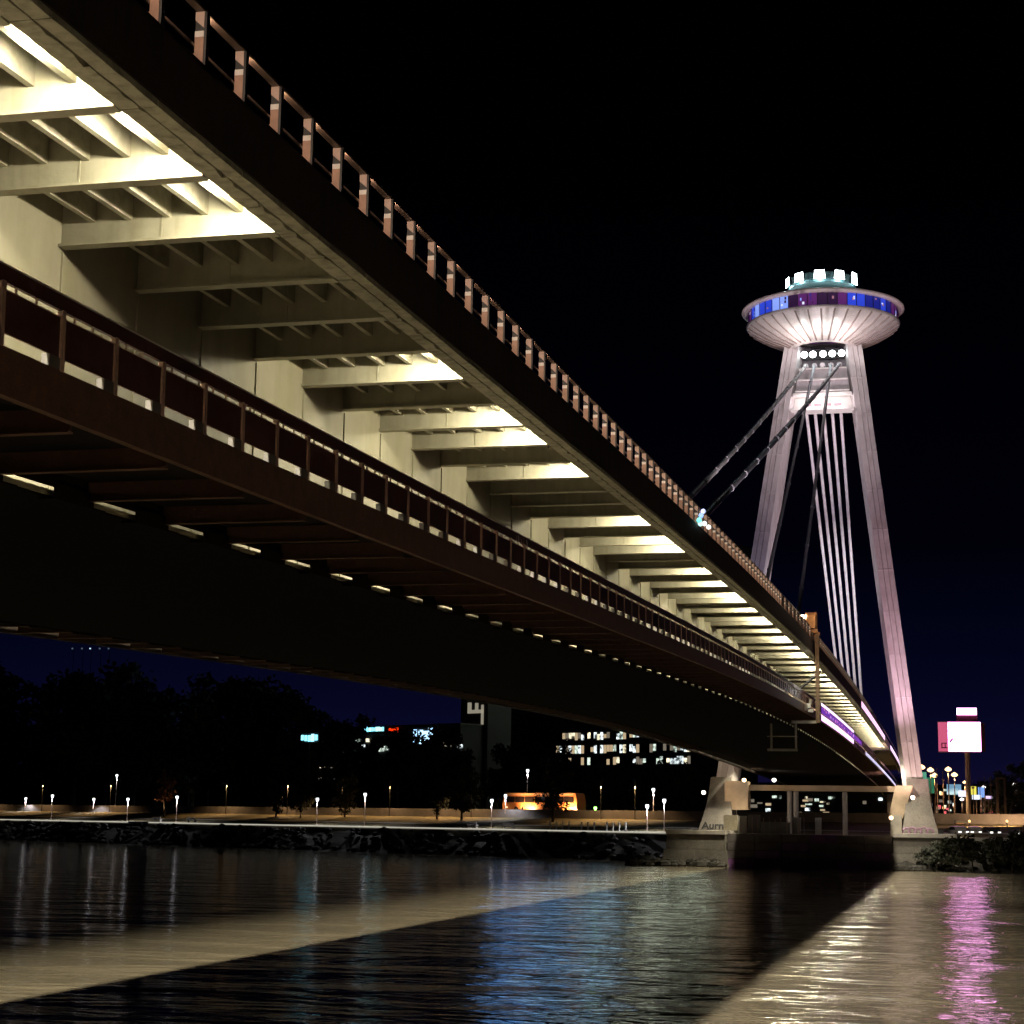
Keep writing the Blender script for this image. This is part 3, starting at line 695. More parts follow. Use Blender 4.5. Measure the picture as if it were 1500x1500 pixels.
# ------------------------------------------------------------------ emissive strips painting pink and violet glare on the bridge near the pylon
def glare(x, p0, p1, h, dz, col, s, name='glare_strip'):
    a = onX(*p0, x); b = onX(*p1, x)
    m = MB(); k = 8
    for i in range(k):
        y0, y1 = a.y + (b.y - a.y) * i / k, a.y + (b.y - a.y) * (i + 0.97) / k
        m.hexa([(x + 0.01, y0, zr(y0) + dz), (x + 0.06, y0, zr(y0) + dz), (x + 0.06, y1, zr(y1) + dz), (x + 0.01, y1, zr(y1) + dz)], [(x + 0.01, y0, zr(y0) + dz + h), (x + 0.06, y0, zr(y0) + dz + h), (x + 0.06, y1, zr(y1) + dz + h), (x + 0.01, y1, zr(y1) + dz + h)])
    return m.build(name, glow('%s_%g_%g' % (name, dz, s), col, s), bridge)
glare(XE, (1262, 1042), (1296, 1092), 0.62, -1.5, (1.0, 0.62, 0.90), 1.3)
glare(XE, (1304, 1090), (1322, 1135), 0.6, -1.5, (0.95, 0.75, 1.0), 1.1)
glare(XR, (1203, 1050), (1250, 1098), 0.40, -5.62, (0.95, 0.55, 1.0), 2.0)
glare(XR, (1203, 1040), (1250, 1080), 0.20, -4.52, (0.95, 0.70, 1.0), 1.6)
glare(XR, (1203, 1045), (1262, 1105), 0.44, -5.06, (0.16, 0.03, 0.42), 0.9)
glare(XR, (1268, 1112), (1318, 1153), 0.30, -5.62, (0.75, 0.70, 1.0), 1.0)
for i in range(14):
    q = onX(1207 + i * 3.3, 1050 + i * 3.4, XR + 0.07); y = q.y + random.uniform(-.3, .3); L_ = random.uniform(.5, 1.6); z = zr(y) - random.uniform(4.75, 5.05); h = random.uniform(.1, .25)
    MB().box(XR + 0.062, XR + 0.075, y, y + L_, z, z + h).build('glare_mark', random.choice([glow('glare_pale', (.8, .5, 1), .9), glow('glare_pink', (1, .35, .75), .8), M_dark]), bridge)  # pale, pink and dark marks break up the painted glare
# glowing signal panel on the upper railing
sp = thing('signal_cluster', (XE, 79.0, zr(79)), 'cluster of blue and white signal lights on the upper railing', 'signal')
for p, c in (((1027, 755), (0.35, 0.55, 1)), ((1030, 749), (0.5, 0.6, 1)), ((1024, 762), (0.2, 1, 0.95)), ((1026, 767), (0.6, 1, 1)), ((1032, 767), (0.9, 1, 1)), ((1038, 772), (1, 1, 0.95))):
    q = onX(*p, XE + 0.10)
    MB().lathe([(0.01, 0.10), (0.07, 0.07), (0.10, 0), (0.07, -0.07), (0.01, -0.10)], 10, tuple(q)).build('signal_lamp', glow('sig_%.2f_%.2f' % (c[0], c[1]), c, 1.3), sp)

# ------------------------------------------------------------------ inspection carriage hanging over the deck edge
gy = onX(1190, 917, XE).y; gz = zr(gy)
ga = thing('inspection_carriage', (XE, gy, gz), 'rusty inspection carriage hanging from the deck edge down below the walkway', 'gantry')
M_or = mat('carriage_orange', (0.52, 0.27, 0.11), 0.6, var=0.3, scale=2, dirt=(0.2, 0.09, 0.04))
M_gr = mat('carriage_grey', (0.40, 0.36, 0.30), 0.6, var=0.25, scale=2)
MB().box(XE - 1.4, XE + 0.25, gy - 1.1, gy + 1.3, gz - 0.15, gz + 0.75).build('winch_box', M_or, ga)
MB().box(XE - 0.5, XE + 0.25, gy + 0.4, gy + 1.3, gz + 0.755, gz + 1.1).build('winch_hood', M_or, ga)
for dy in (-0.9, 1.1): MB().box(XE - 0.5, XE + 0.42, gy + dy - 0.06, gy + dy + 0.06, gz - 0.42, gz - 0.2).build('outrigger', M_or, ga)
MB().box(XE + 0.15, XE + 0.42, gy + 0.0, gy + 0.3, gz - 6.4, gz - 0.44).build('hanging_post', mat('carriage_brown', (0.22, 0.14, 0.08), 0.6, scale=2, dirt=(0.08, 0.05, 0.03)), ga)
MB().tube([(XE + 0.2, gy + 0.1, gz - 3.2), (XR + 0.05 - 0.7, gy + 0.1, gz - 4.35)], 0.10, 6).build('diagonal_brace', M_dark, ga)
MB().box(XR - 1.0, XE + 0.2, gy + 0.02, gy + 0.24, gz - 6.45, gz - 6.25).build('lower_arm', M_gr, ga)
for x0 in (-2.4, -0.75): MB().box(XR + x0, XR + x0 + 0.13, gy, gy + 0.13, gz - 8.2, gz - 6.46).build('cage_upright', M_gr, ga)
for z in (-8.3, -7.35): MB().box(XR - 2.6, XR - 0.6, gy - 0.02, gy + 0.15, gz + z, gz + z + (0.16 if z < -8 else 0.06)).build('cage_rail', M_gr, ga)
rng = random.Random(2)
for i in range(7):
    c = (XR + rng.uniform(-0.4, 0.25), gy + rng.uniform(-1.4, 0), gz - 5.1 - rng.uniform(0, 1.1))
    MB().box(c[0], c[0] + rng.uniform(.15, .35), c[1], c[1] + .25, c[2], c[2] + rng.uniform(.15, .4)).build('roller', M_white if i % 2 else M_gr, ga)
light('carriage_fill', 'POINT', (XE + 1.3, gy - 2.2, gz - 4.4), 70, (1, .92, .85), ga, shadow_soft_size=0.1)  # added fill for cage and post, no fixture built
light('carriage_top_fill', 'POINT', (XE + 1.0, gy - 2.2, gz + 1.3), 150, (1, .72, .48), ga, shadow_soft_size=0.1)  # added warm fill for the winch box

# ------------------------------------------------------------------ paint strokes on the upper band of the walkway railing
yw = onX(764, 785, XR + 0.02).y
for dy, w_, l_, m_ in ((-0.42, 0.05, 0.10, M_pale), (-0.22, 0.10, 0.15, M_white), (0.05, 0.06, 0.12, M_pale), (0.30, 0.05, 0.14, M_post), (0.62, 0.10, 0.14, M_white)):
    y = yw + dy; z = zr(y) - 4.47
    MB().hexa([(XR + 0.001, y, z - l_ / 2), (XR + 0.006, y, z - l_ / 2), (XR + 0.006, y + w_, z - l_ / 2), (XR + 0.001, y + w_, z - l_ / 2)],
              [(XR + 0.001, y - 0.08, z + l_ / 2), (XR + 0.006, y - 0.08, z + l_ / 2), (XR + 0.006, y - 0.08 + w_, z + l_ / 2), (XR + 0.001, y - 0.08 + w_, z + l_ / 2)]).build('paint_stroke', m_, bridge)

# ------------------------------------------------------------------ trees
def tree_mesh(seed, h, rx, rz, nclump, leaves, leafsize, mleaf, gap=0.0):
    rg = random.Random(seed)
    t = MB(); top = Vector((rg.uniform(-.4, .4), rg.uniform(-.4, .4), h * 0.62))
    t.tube([(0, 0, -0.4), (0.05, 0, h * 0.2), tuple(top * 0.62 + Vector((0.1, 0, 0))), tuple(top)], [h * 0.024, h * 0.019, h * 0.013, h * 0.005], 8)
    cl = []
    for i in range(nclump):
        a = rg.uniform(0, 2 * math.pi); rr = math.sqrt(rg.random()); zz = rg.uniform(-1, 1)
        k = math.sqrt(max(0, 1 - zz * zz * 0.85))
        c = Vector((rx * rr * k * math.cos(a), rx * rr * k * math.sin(a), h * 0.60 + zz * rz * rg.uniform(0.85, 1.1)))
        cl.append((c, rx * rg.uniform(0.20, 0.36)))
        if i % 2 == 0:
            b = Vector((0, 0, h * rg.uniform(0.22, 0.5))); mid = b.lerp(c, 0.55) + Vector((0, 0, h * 0.03))
            t.tube([b, mid, c], [h * 0.008, h * 0.005, h * 0.0015], 5)
    L = MB()
    for c, r in cl:
        for i in range(leaves):
            d = Vector((rg.gauss(0, 1), rg.gauss(0, 1), rg.gauss(0, 0.8))); d = d.normalized() * r * rg.random() ** 0.45
            p = c + d; u = Vector((rg.gauss(0, 1), rg.gauss(0, 1), rg.gauss(0, 1))).normalized(); w = u.orthogonal().normalized(); s_ = leafsize * rg.uniform(0.6, 1.5)
            L.add([p - u * s_, p + w * s_ * 0.55, p + u * s_, p - w * s_ * 0.55], [(0, 1, 2, 3)])
    return t.mesh('trunk', M_bark), L.mesh('crown', mleaf)
TM = [tree_mesh(s, 1.0 * H, H * a, H * b, 44, 60, 0.55, M_leaf) for s, H, a, b in ((1, 26, .27, .36), (2, 26, .33, .33), (3, 26, .22, .38), (4, 26, .36, .30), (5, 26, .30, .35))]
def tree(px, t, top_y, k, label, grp='dark trees of the riverside park', z=5.0):
    b = bankpx(px, t, z); dist = b.y
    p_top = onY(px, top_y, dist); H = p_top.z - z
    s_ = H / 26.0
    o = thing('park_tree', tuple(b), label, 'tree', grp)
    for nm, me in zip(('trunk', 'crown'), TM[k]):
        c = bpy.data.objects.new(nm, me); COL.objects.link(c); c.parent = o; c.scale = (s_, s_, s_); c.rotation_euler = (0, 0, px * 1.7)
    return o
rng = random.Random(9)
for i, (px, t, ty) in enumerate(((-40, 62, 985), (12, 60, 995), (60, 66, 1010), (105, 64, 975), (150, 60, 968), (192, 66, 1000), (250, 70, 1012), (300, 64, 990), (345, 60, 985), (392, 66, 992), (432, 60, 1018), (478, 78, 1052), (520, 120, 1050), (580, 130, 1062), (650, 72, 1062), (735, 84, 1088), (790, 120, 1060), (-10, 100, 975), (128, 110, 985), (225, 120, 1002), (325, 110, 1000), (410, 120, 1010), (280, 90, 1020), (170, 100, 995))):
    tree(px, t, ty, i % 5, 'tall dark broadleaf tree standing in the unlit riverside park')
for i, (px, t, ty) in enumerate(((404, 26, 1140), (440, 24, 1150), (505, 27, 1135), (640, 26, 1140), (676, 24, 1120), (872, 60, 1120), (905, 58, 1125), (940, 62, 1118), (975, 60, 1112), (1005, 58, 1120))):
    tree(px, t, ty, (i + 2) % 5, ('slender lawn tree with a bare dark trunk beside the promenade lamps' if i < 5 else 'small tree in the row beyond the orange bus'), 'lawn trees' if i < 5 else 'trees beyond the bus', 4.9)
tree(810, 24, 1105, 1, 'thick-trunked tree standing right in front of the orange bus', None)
for i, (px, t, ty) in enumerate(((1470, 88, 1128), (1492, 84, 1118), (1520, 86, 1122), (1445, 120, 1140), (1318, 140, 1135))):
    tree(px, t, ty, i % 5, 'dark bushy tree beyond the car park near the billboard', 'trees by the car park', 5.3)
# lit autumn tree
at = bankpx(240, 20, 4.9)
lt = thing('autumn_tree', tuple(at), 'small reddish tree lit by a lamp among dark park trees', 'tree')
tm_ = tree_mesh(31, 12.0, 2.6, 3.6, 26, 26, 0.26, M_leafw)
for nm, me in zip(('trunk', 'crown'), tm_):
    c = bpy.data.objects.new(nm, me); COL.objects.link(c); c.parent = lt

# ------------------------------------------------------------------ park lamps
G_lamp = glow('lamp_globe_cold', (0.90, 0.95, 1.0), 3.2)
def lamp(px, head_y, t, label, col=(0.95, 0.95, 1.0), power=1500, g='white globe lamps on the promenade', z=4.5, gm=None, name='park_lamp', cat='street lamp', head=0.30, sp=150):
    b = bankpx(px, t, z); top = onY(px, head_y, b.y).z
    o = thing(name, tuple(b), label, cat, g)
    MB().tube([(b.x, b.y, z - 0.3), (b.x, b.y, z + 0.6), (b.x, b.y, top - 0.5)], [0.12, 0.08, 0.06], 8).build('pole', M_dark if gm is M_dark else M_pale, o)
    MB().lathe([(0.05, -0.55), (head * 0.75, -0.2), (head, 0.05), (head * 0.8, 0.25), (0.02, 0.34)], 12, (b.x, b.y, top)).build('globe', gm or G_lamp, o)
    MB().lathe([(head * 1.5, 0.26), (head * 1.1, 0.40), (0.03, 0.5)], 12, (b.x, b.y, top)).build('cap', M_dark, o)
    light('lamp_light', 'SPOT', (b.x, b.y - 0.1, top - 0.75), power, col, o, shadow_soft_size=0.2, spot_size=R(sp), spot_blend=0.35, to=(b.x, b.y - 0.1, top - 5))
    return o
for px, hy, t in ((75, 1166, 9.0), (186, 1171, 9.0), (258, 1168, 9.0), (464, 1171, 9.2), (534, 1164, 9.2), (720, 1173, 9.2), (948, 1181, 9.0), (973, 1173, 9.0)):
    lamp(px, hy, t, 'white globe lamp on a slim pole at the edge of the promenade')
for px, hy, t in ((136, 1171, 30), (36, 1170, 31), (740, 1166, 30)):
    lamp(px, hy, t, 'white globe lamp beside the road behind the lawn', g='globe lamps along the road', power=1500, z=7.4)
lamp(957, 1157, 36, 'double-headed lamp beside the road past the orange bus', g=None, power=900, z=7.4)
for px, hy, t in ((168, 1136, 48), (275, 1084, 80), (772, 1129, 50)):
    lamp(px, hy, t, 'tall street lamp shining among the dark trees', g='street lamps among the trees', power=1500, z=7.4, name='street_lamp')
gl = lamp(872, 1184, 40, 'small green signal light at the road past the bus', col=(0.4, 1, 0.2), power=60, g=None, z=7.4, gm=glow('green_signal', (0.35, 1.0, 0.15), 6), name='signal_light', cat='signal')
# warm unseen lamps, added to keep the lawn and road glowing
for px in (-20, 60, 160, 330, 420, 500, 570, 640, 690, 880, 930):
    lamp(px, 1146, 31.4, 'added dark-headed sodium lamp on a pole behind the low wall above the lawn', col=(1, 0.62, 0.28), power=5500, g='added sodium lamps above the lawn', z=6.2, gm=M_dark, name='street_lamp', head=0.16, sp=140)
# emissive bars added for the bright line along the promenade edge
ll = thing('promenade_light_line', tuple(bank(150, 5.4, 4.0)), 'long thin line of light along the edge of the far promenade', 'glow line')
for i in range(46):
    u = 41 + i * 7.0
    if i in (22,): continue
    p, q = bank(u, 5.36, 4.26), bank(u + 6.9, 5.36, 4.26); o2 = Vector((bn.x, bn.y, 0)) * 0.1
    MB().hexa([p, q, q + o2, p + o2], [v + Vector((0, 0, 0.2)) for v in (p, q, q + o2, p + o2)]).build('glow_bar', glow('glow_bar', (1.0, 0.95, 0.78), 0.5), ll)
# benches and bollards
def bench(px, t, label):
    b = bankpx(px, t, 4.55); o = thing('park_bench', tuple(b), label, 'bench', 'pale benches on the promenade', rz=math.atan2(bd.y, bd.x))
    for nm, a in (('seat', (-1.3, 1.3, -0.25, 0.25, 0.40, 0.48)), ('backrest', (-1.3, 1.3, 0.27, 0.33, 0.5, 0.95)), ('leg', (-1.1, -1.0, -0.2, 0.2, 0, 0.4)), ('leg', (1.0, 1.1, -0.2, 0.2, 0, 0.4))):
        me = MB().box(*a).mesh(nm, mat('bench_white', (0.6, 0.58, 0.54), 0.6)); c = bpy.data.objects.new(nm, me); COL.objects.link(c); c.parent = o
for px in (231, 281, 692, 746): bench(px, 8.2, 'pale bench on the promenade between globe lamps')
for i in range(13):
    if i in (4, 8): continue
    b = bankpx(806 + i * 9.2, 6.3, 4.5)
    tag(MB().lathe([(0.13, -0.02), (0.13, 1.25), (0.09, 1.38), (0.01, 1.42)], 10, tuple(b)).build('bollard', M_white), 'white bollard in the short row at the promenade edge', 'bollard', 'row of white bollards')
# ------------------------------------------------------------------ orange bus
bb = bankpx(796, 36.5, 7.5); wd = (bankpx(850, 36.5) - bankpx(741, 36.5)).length
bus = thing('parked_bus', tuple(bb), 'orange bus with dark windows on the road behind the lawn', 'bus', rz=math.atan2(-bd.y, -bd.x))
def bpart(nm, mb, m, par=bus):
    me = mb.mesh(nm, m); c = bpy.data.objects.new(nm, me); COL.objects.link(c); c.parent = par; return c
hl = wd / 2; H = 3.55
M_bus = mat('bus_orange', (0.72, 0.28, 0.10), 0.35, var=0.12, scale=0.5)
bod = [(-hl, 0.45), (hl, 0.45), (hl, 1.9), (hl - 0.35, H - 0.25), (hl - 0.8, H), (-hl + 0.8, H), (-hl + 0.35, H - 0.25), (-hl, 1.9)]
body = bpart('body', MB().prism(bod, -1.25, 1.25), M_bus)
nw = 7
for i in range(nw):
    x0 = -hl + 0.75 + i * (2 * hl - 1.5) / nw
    bpart('window', MB().box(x0 + 0.06, x0 + (2 * hl - 1.5) / nw - 0.06, -1.29, -1.255, 1.75, 2.85), mat('bus_glass', (0.02, 0.015, 0.015), 0.15, var=0), bus)
bpart('roof_band', MB().box(-hl + 0.9, hl - 0.9, -1.30, -1.255, 3.08, 3.42), mat('bus_band', (0.80, 0.55, 0.36), 0.4), bus)
for x in (-hl * 0.62, hl * 0.55):
    w = bpart('wheel', MB().tube([(x, -1.32, 0.5), (x, -1.0, 0.5)], 0.5, 16), mat('tyre', (0.015, 0.015, 0.015), 0.9))
    bpart('hub', MB().tube([(x, -1.36, 0.5), (x, -1.325, 0.5)], 0.25, 12), M_rail)
for x in (-hl + 1.0, hl - 1.4): bpart('headlight', MB().box(x - 0.3, x + 0.3, -1.30, -1.256, 0.75, 0.95), glow('bus_lamp', (1, .75, .5), 2))
for px, pw in ((765, 5200), (828, 5200)):
    q = bankpx(px, 33.6, 7.48)
    o = thing('short_lamp', tuple(q), 'low orange lamp on the verge in front of the bus', 'lamp', 'low lamps in front of the bus')
    MB().tube([(q.x, q.y, 7.4), (q.x, q.y, 8.0)], 0.06, 6).build('pole', M_dark, o)
    MB().lathe([(0.02, 0.25), (0.16, 0.15), (0.16, -0.05), (0.02, -0.12)], 8, (q.x, q.y, 8.1)).build('lamp_head', M_dark, o)
    light('lamp_light', 'SPOT', (q.x, q.y + 0.3, 8.1), pw * 0.42, (1, 0.52, 0.22), o, spot_size=R(150), spot_blend=0.5, shadow_soft_size=0.2, to=(q.x + bn.x * 3, q.y + bn.y * 3, 9.6))

# ------------------------------------------------------------------ buildings
def building(name, px0, px1, y_top, dist_t, label, m, depth=18, base=5.4):
    a = bankpx(px0, dist_t, base); b = bankpx(px1, dist_t, base); top = onY((px0 + px1) / 2, y_top, (a.y + b.y) / 2).z
    o = thing(name, tuple((a + b) / 2), label, 'building')
    ax = (b - a).normalized(); n_ = Vector((bn.x, bn.y, 0)); L = (b - a).length; hgt = top - base
    loc = lambda u, d, z: a + ax * u + n_ * d + Vector((0, 0, z - base + 0.0))
    def bx(u0, u1, d0, d1, z0, z1):
        g = MB(); q = lambda z: [loc(u0, d0, z), loc(u1, d0, z), loc(u1, d1, z), loc(u0, d1, z)]
        return g.hexa(q(z0), q(z1))
    bx(0, L, 0, depth, base - 0.5, top).build('wall', m, o)
    bx(-0.3, L + 0.3, -0.3, depth, top, top + 0.5).build('roof', M_dark, o)
    return o, bx, L, hgt, top
rng = random.Random(21)
G_w = [glow('win_warm', (1.0, 0.90, 0.62), 1.3, 0.9), glow('win_cool', (0.85, 0.98, 1.0), 1.3, 1.1), glow('win_green', (0.82, 1.0, 0.85), 0.9, 1.0), glow('win_dim', (0.7, 0.6, 0.45), 0.25), glow('win_amber', (1.0, 0.75, 0.45), 0.5)]
M_off = mat('window_dark', (0.02, 0.02, 0.025), 0.2, var=0)
# office block, three lit floors
of, bx, L, hgt, top = building('office_block', 800, 1012, 1052, 150, 'dark office block with three rows of lit windows behind the bus', M_bldg)
def zpx(y, px, ty): return onY(px, y, bankpx(px, ty).y).z
for fy0, fy1, lo, hi, dens in ((1072, 1083, 0.10, 0.74, 0.62), (1091, 1103, 0.05, 0.98, 0.66), (1109, 1120, 0.05, 0.98, 0.42)):
    z1, z0 = zpx(fy0, 900, 150), zpx(fy1, 900, 150); nwin = 44
    for i in range(nwin):
        f_ = i / nwin
        if not lo <= f_ <= hi: continue
        u = L * f_; on = rng.random() < dens
        w = bx(u + 0.08, u + L / nwin - 0.08, -0.09, -0.01, z0 + rng.choice((0, 0, .4)), z1 - rng.choice((0, 0, .5))).build('window', rng.choice([G_w[0], G_w[1], G_w[2], G_w[1], G_w[3], G_w[4]]) if on else M_off, of)
# tall office tower hidden from the camera by the deck, mirrored in the river
tw, bx, L, hgt, top = building('office_tower', 715, 900, 760, 210, 'tall glass office tower with blue lit floors rising behind the bridge', M_bldg, 22)
for fl in range(22):
    z0 = 46 + fl * (top - 49) / 22
    for i in range(8):
        on = rng.random() < 0.7
        bx(L * i / 8 + 0.2, L * (i + 1) / 8 - 0.2, -0.09, -0.01, z0, z0 + (top - 49) / 22 - 0.5).build('window', (glow('tower_blue', (0.14, 0.38, 0.9), 2.6, 0.35) if rng.random() < 1.05 - i * 0.14 else glow('tower_teal', (0.50, 0.76, 0.85), 3.6, 0.35)) if on else M_off, tw)
tw2, bx, L, hgt, top = building('corner_tower', 915, 1045, 800, 200, 'tall office tower with warm white floors rising behind the bridge', M_bldg, 22)
for fl in range(16):
    z0 = 36 + fl * (top - 39) / 16
    for i in range(6):
        bx(L * i / 6 + 0.2, L * (i + 1) / 6 - 0.2, -0.09, -0.01, z0, z0 + (top - 39) / 16 - 0.6).build('window', glow('tower_white', (0.80, 0.90, 0.66), 3.6, 0.35) if rng.random() < 0.6 else M_off, tw2)
# shopping hall with glowing signs
sh, bx, L, hgt, top = building('shopping_hall', 425, 672, 1066, 150, 'low dark shopping hall with glowing blue and red roof signs', M_bldg)
def sign(px0, px1, y0, y1, col, s, n, label, seed, t=149.6, cat='sign', parent_name='roof_sign'):
    rg = random.Random(seed)
    a = bankpx(px0, t, 0); b = bankpx(px1, t, 0); z1 = onY((px0 + px1) / 2, y0, (a.y + b.y) / 2).z; z0 = onY((px0 + px1) / 2, y1, (a.y + b.y) / 2).z
    o = thing(parent_name, ((a.x + b.x) / 2, (a.y + b.y) / 2, z0), label, cat)
    ax = (b - a); n_ = Vector((bn.x, bn.y, 0)) * -0.25
    g = MB(); q = lambda z: [a + Vector((0, 0, z)), b + Vector((0, 0, z)), b - n_ + Vector((0, 0, z)), a - n_ + Vector((0, 0, z))]
    g.hexa(q(z0 - 0.1), q(z1 + 0.1)).build('backing', M_dark, o)
    for i in range(n):
        f0 = (i + 0.08) / n; f1 = (i + rg.uniform(0.6, 0.95)) / n; za = z0 + (z1 - z0) * rg.uniform(0, .25); zb = z1 - (z1 - z0) * rg.uniform(0, .25)
        p0, p1 = a + ax * f0 + n_ * .2, a + ax * f1 + n_ * .2
        h = MB(); h.hexa([p0 + Vector((0, 0, za)), p1 + Vector((0, 0, za)), p1 + n_ + Vector((0, 0, za)), p0 + n_ + Vector((0, 0, za))], [p0 + Vector((0, 0, zb)), p1 + Vector((0, 0, zb)), p1 + n_ + Vector((0, 0, zb)), p0 + n_ + Vector((0, 0, zb))])
        h.build('glyph', glow('sign_%s_%d' % (parent_name, int(col[0] * 99 + col[1] * 999 + s * 10 + rg.randint(0, 1))), tuple(min(1, c + rg.uniform(-.1, .15)) for c in col), s * rg.uniform(.7, 1.2)), o)
    return o
so = sign(438, 463, 1074, 1087, (0.35, 0.75, 1.0), 2.0, 5, 'glowing blue and white mast sign beside the tall park trees', 1, t=50, parent_name='mast_sign')
sq = bankpx(450, 50.4, 7.2)
MB().tube([tuple(sq), (sq.x, sq.y, onY(450, 1086, sq.y).z)], 0.14, 8).build('pole', M_dark, so)
sign(531, 560, 1064, 1072, (0.25, 0.85, 1.0), 1.8, 9, 'cyan neon lettering on the shopping hall', 2)
sign(567, 581, 1066, 1073, (1.0, 0.12, 0.10), 1.5, 4, 'small red neon sign next to the cyan lettering', 3)
sign(603, 632, 1066, 1090, (0.45, 0.75, 1.0), 2.6, 4, 'large blue white glowing sign on the shopping hall', 4)
for (px, y, w_, h_) in [(518, 1082, 6, 5), (533, 1082, 5, 5), (527, 1091, 5, 4), (550, 1096, 10, 5), (560, 1093, 6, 6), (580, 1086, 18, 4), (592, 1087, 6, 4), (640, 1088, 20, 6), (668, 1090, 8, 6), (465, 1122, 4, 3), (473, 1122, 5, 4), (480, 1122, 6, 3), (465, 1138, 4, 3), (475, 1138, 6, 3), (484, 1138, 5, 3), (537, 1137, 4, 5)]:
    a = bankpx(px, 149.7, 0); b = bankpx(px + w_, 149.7, 0); z1 = onY(px, y, a.y).z; z0 = onY(px, y + h_, a.y).z; n_ = Vector((bn.x, bn.y, 0)) * -0.1
    MB().hexa([a + Vector((0, 0, z0)), b + Vector((0, 0, z0)), b + n_ + Vector((0, 0, z0)), a + n_ + Vector((0, 0, z0))], [a + Vector((0, 0, z1)), b + Vector((0, 0, z1)), b + n_ + Vector((0, 0, z1)), a + n_ + Vector((0, 0, z1))]).build('window', rng.choice(G_w[:5]), sh)
# low dark hall seen under the deck between the pylon feet
lh, bx, L, hgt, top = building('bus_station', 1078, 1300, 1150, 75, 'long low dark hall seen between the pylon feet under the deck', M_bldg, 14, 7.0)
for i in range(26):
    u = rng.uniform(0.02, 0.95) * L; z0 = rng.uniform(7.6, 11.0)
    bx(u, u + rng.uniform(0.4, 1.6), -0.12, -0.01, z0, z0 + rng.uniform(0.25, 0.7)).build('window', rng.choice(G_w), lh)
# narrow tower with pale outlined frames
nt_, bx, L, hgt, top = building('narrow_tower', 672, 712, 1022, 160, 'narrow dark tower carrying pale outlined frames', M_bldg, 10)
Mf = glow('frame_pale', (0.75, 0.68, 0.52), 0.34)
zz = lambda y: zpx(y, 690, 160)
ux = lambda px: L * (px - 672) / 40
for nm, (a, b, c, d) in (('frame_bar', (683, 706, 1045, 1040)), ('frame_bar', (683, 688, 1040, 1029)), ('frame_bar', (694, 698, 1040, 1030)), ('frame_bar', (703, 706, 1083, 1033)), ('frame_bar', (678, 703, 1086, 1083)), ('frame_bar', (678, 703, 1064, 1062)), ('frame_bar', (678, 680, 1083, 1064)), ('frame_bar', (701, 703, 1083, 1064))):
    bx(ux(a), ux(b), -0.3, -0.02, zz(c), zz(d)).build(nm, Mf, nt_)
# hilltop lamps beyond the trees
for i, px in enumerate((106, 120, 132, 146, 159)):
    q = onY(px, 950, 1500); q2 = onY(px, 990, 1500)
    hl_ = thing('hilltop_beacon', (q2.x, q2.y, 9), 'faint beacon light in a row on the skyline above the park trees', 'beacon', 'row of beacons on the skyline')
    MB().tube([(q2.x, q2.y, 8), (q2.x, q2.y, q.z - 0.5)], 0.25, 5).build('mast', M_dark, hl_)
    MB().lathe([(0.02, 0.9), (0.8, 0.4), (0.9, 0), (0.8, -0.4), (0.02, -0.9)], 8, tuple(q)).build('beacon_lamp', glow('beacon_%d' % (i == 2), (0.6, 0.85, 1), 0.9 if i == 2 else 0.12), hl_)

lamp_a = light('trunk_uplight', 'SPOT', (at.x - 0.8, at.y - 1.6, at.z + 0.3), 5000, (1, .62, .35), lt, spot_size=R(70), spot_blend=0.6, shadow_soft_size=0.1, to=(at.x, at.y, at.z + 8))
# far housing blocks with scattered lit windows beyond the car park
for j, (a_, b_, ty_, t_) in enumerate(((1338, 1402, 1152, 250), (1404, 1460, 1160, 270), (1462, 1540, 1148, 300))):
    hb, bx, L, hgt, top = building('housing_block', a_, b_, ty_, t_, ('distant housing block with scattered lit windows behind the orange lamps', 'distant low housing block with scattered lit windows behind the billboard pole', 'distant housing block with scattered lit windows beyond the portal frame')[j], M_bldg, 14, 7.0)
    for i in range(26):
        u = rng.uniform(0.02, 0.95) * L; z0 = rng.uniform(9, top - 1.2)
        bx(u, u + rng.uniform(0.5, 1.1), -0.12, -0.01, z0, z0 + rng.uniform(0.5, 1.0)).build('window', rng.choice(G_w + [glow('win_red', (1, .15, .2), 1.0), glow('win_orange', (1, .5, .2), 1.4)]), hb)
# ------------------------------------------------------------------ right bank: billboard, signs, cars
def face(o, name, px0, px1, y0, y1, Y, d0, d1, m):
    a, b = onY(px0, y1, Y), onY(px1, y0, Y)
    return MB().box(a.x, b.x, Y + d0, Y + d1, a.z, b.z).build(name, m, o)
bo = thing('billboard', tuple(onY(1418, 1200, 330)), 'tall white lit billboard with a pink edge on a single pole', 'billboard')
pb = onY(1419, 1205, 330); pt = onY(1417, 1101, 330)
MB().tube([(pt.x, 331.2, 4.5), (pt.x, 331.2, pt.z + 0.3)], 0.45, 14).build('pole', mat('pole_warm', (0.50, 0.40, 0.30), 0.6), bo)
face(bo, 'panel_frame', 1374.5, 1436.5, 1057, 1101.5, 330, 0.05, 1.4, mat('billboard_side', (0.30, 0.16, 0.18), 0.6))
MB().prism([(onY(1436.5, 1100, 330).x, 330.1), (onY(1436.5, 1100, 330).x, 331.4), (onY(1443.5, 1100, 331).x, 331.4)], onY(1440, 1101, 330).z, onY(1440, 1059, 330).z, 'z').build('rear_panel', mat('billboard_side', (0.30, 0.16, 0.18), 0.6), bo)
face(bo, 'pink_panel', 1375, 1389, 1058, 1100.5, 330, -0.02, 0.045, glow('pink_screen', (0.95, 0.16, 0.32), 0.62))
face(bo, 'white_panel', 1389.2, 1436, 1058, 1100.5, 330, -0.02, 0.045, glow('white_screen', (1.0, 0.36, 0.86), 10.0))
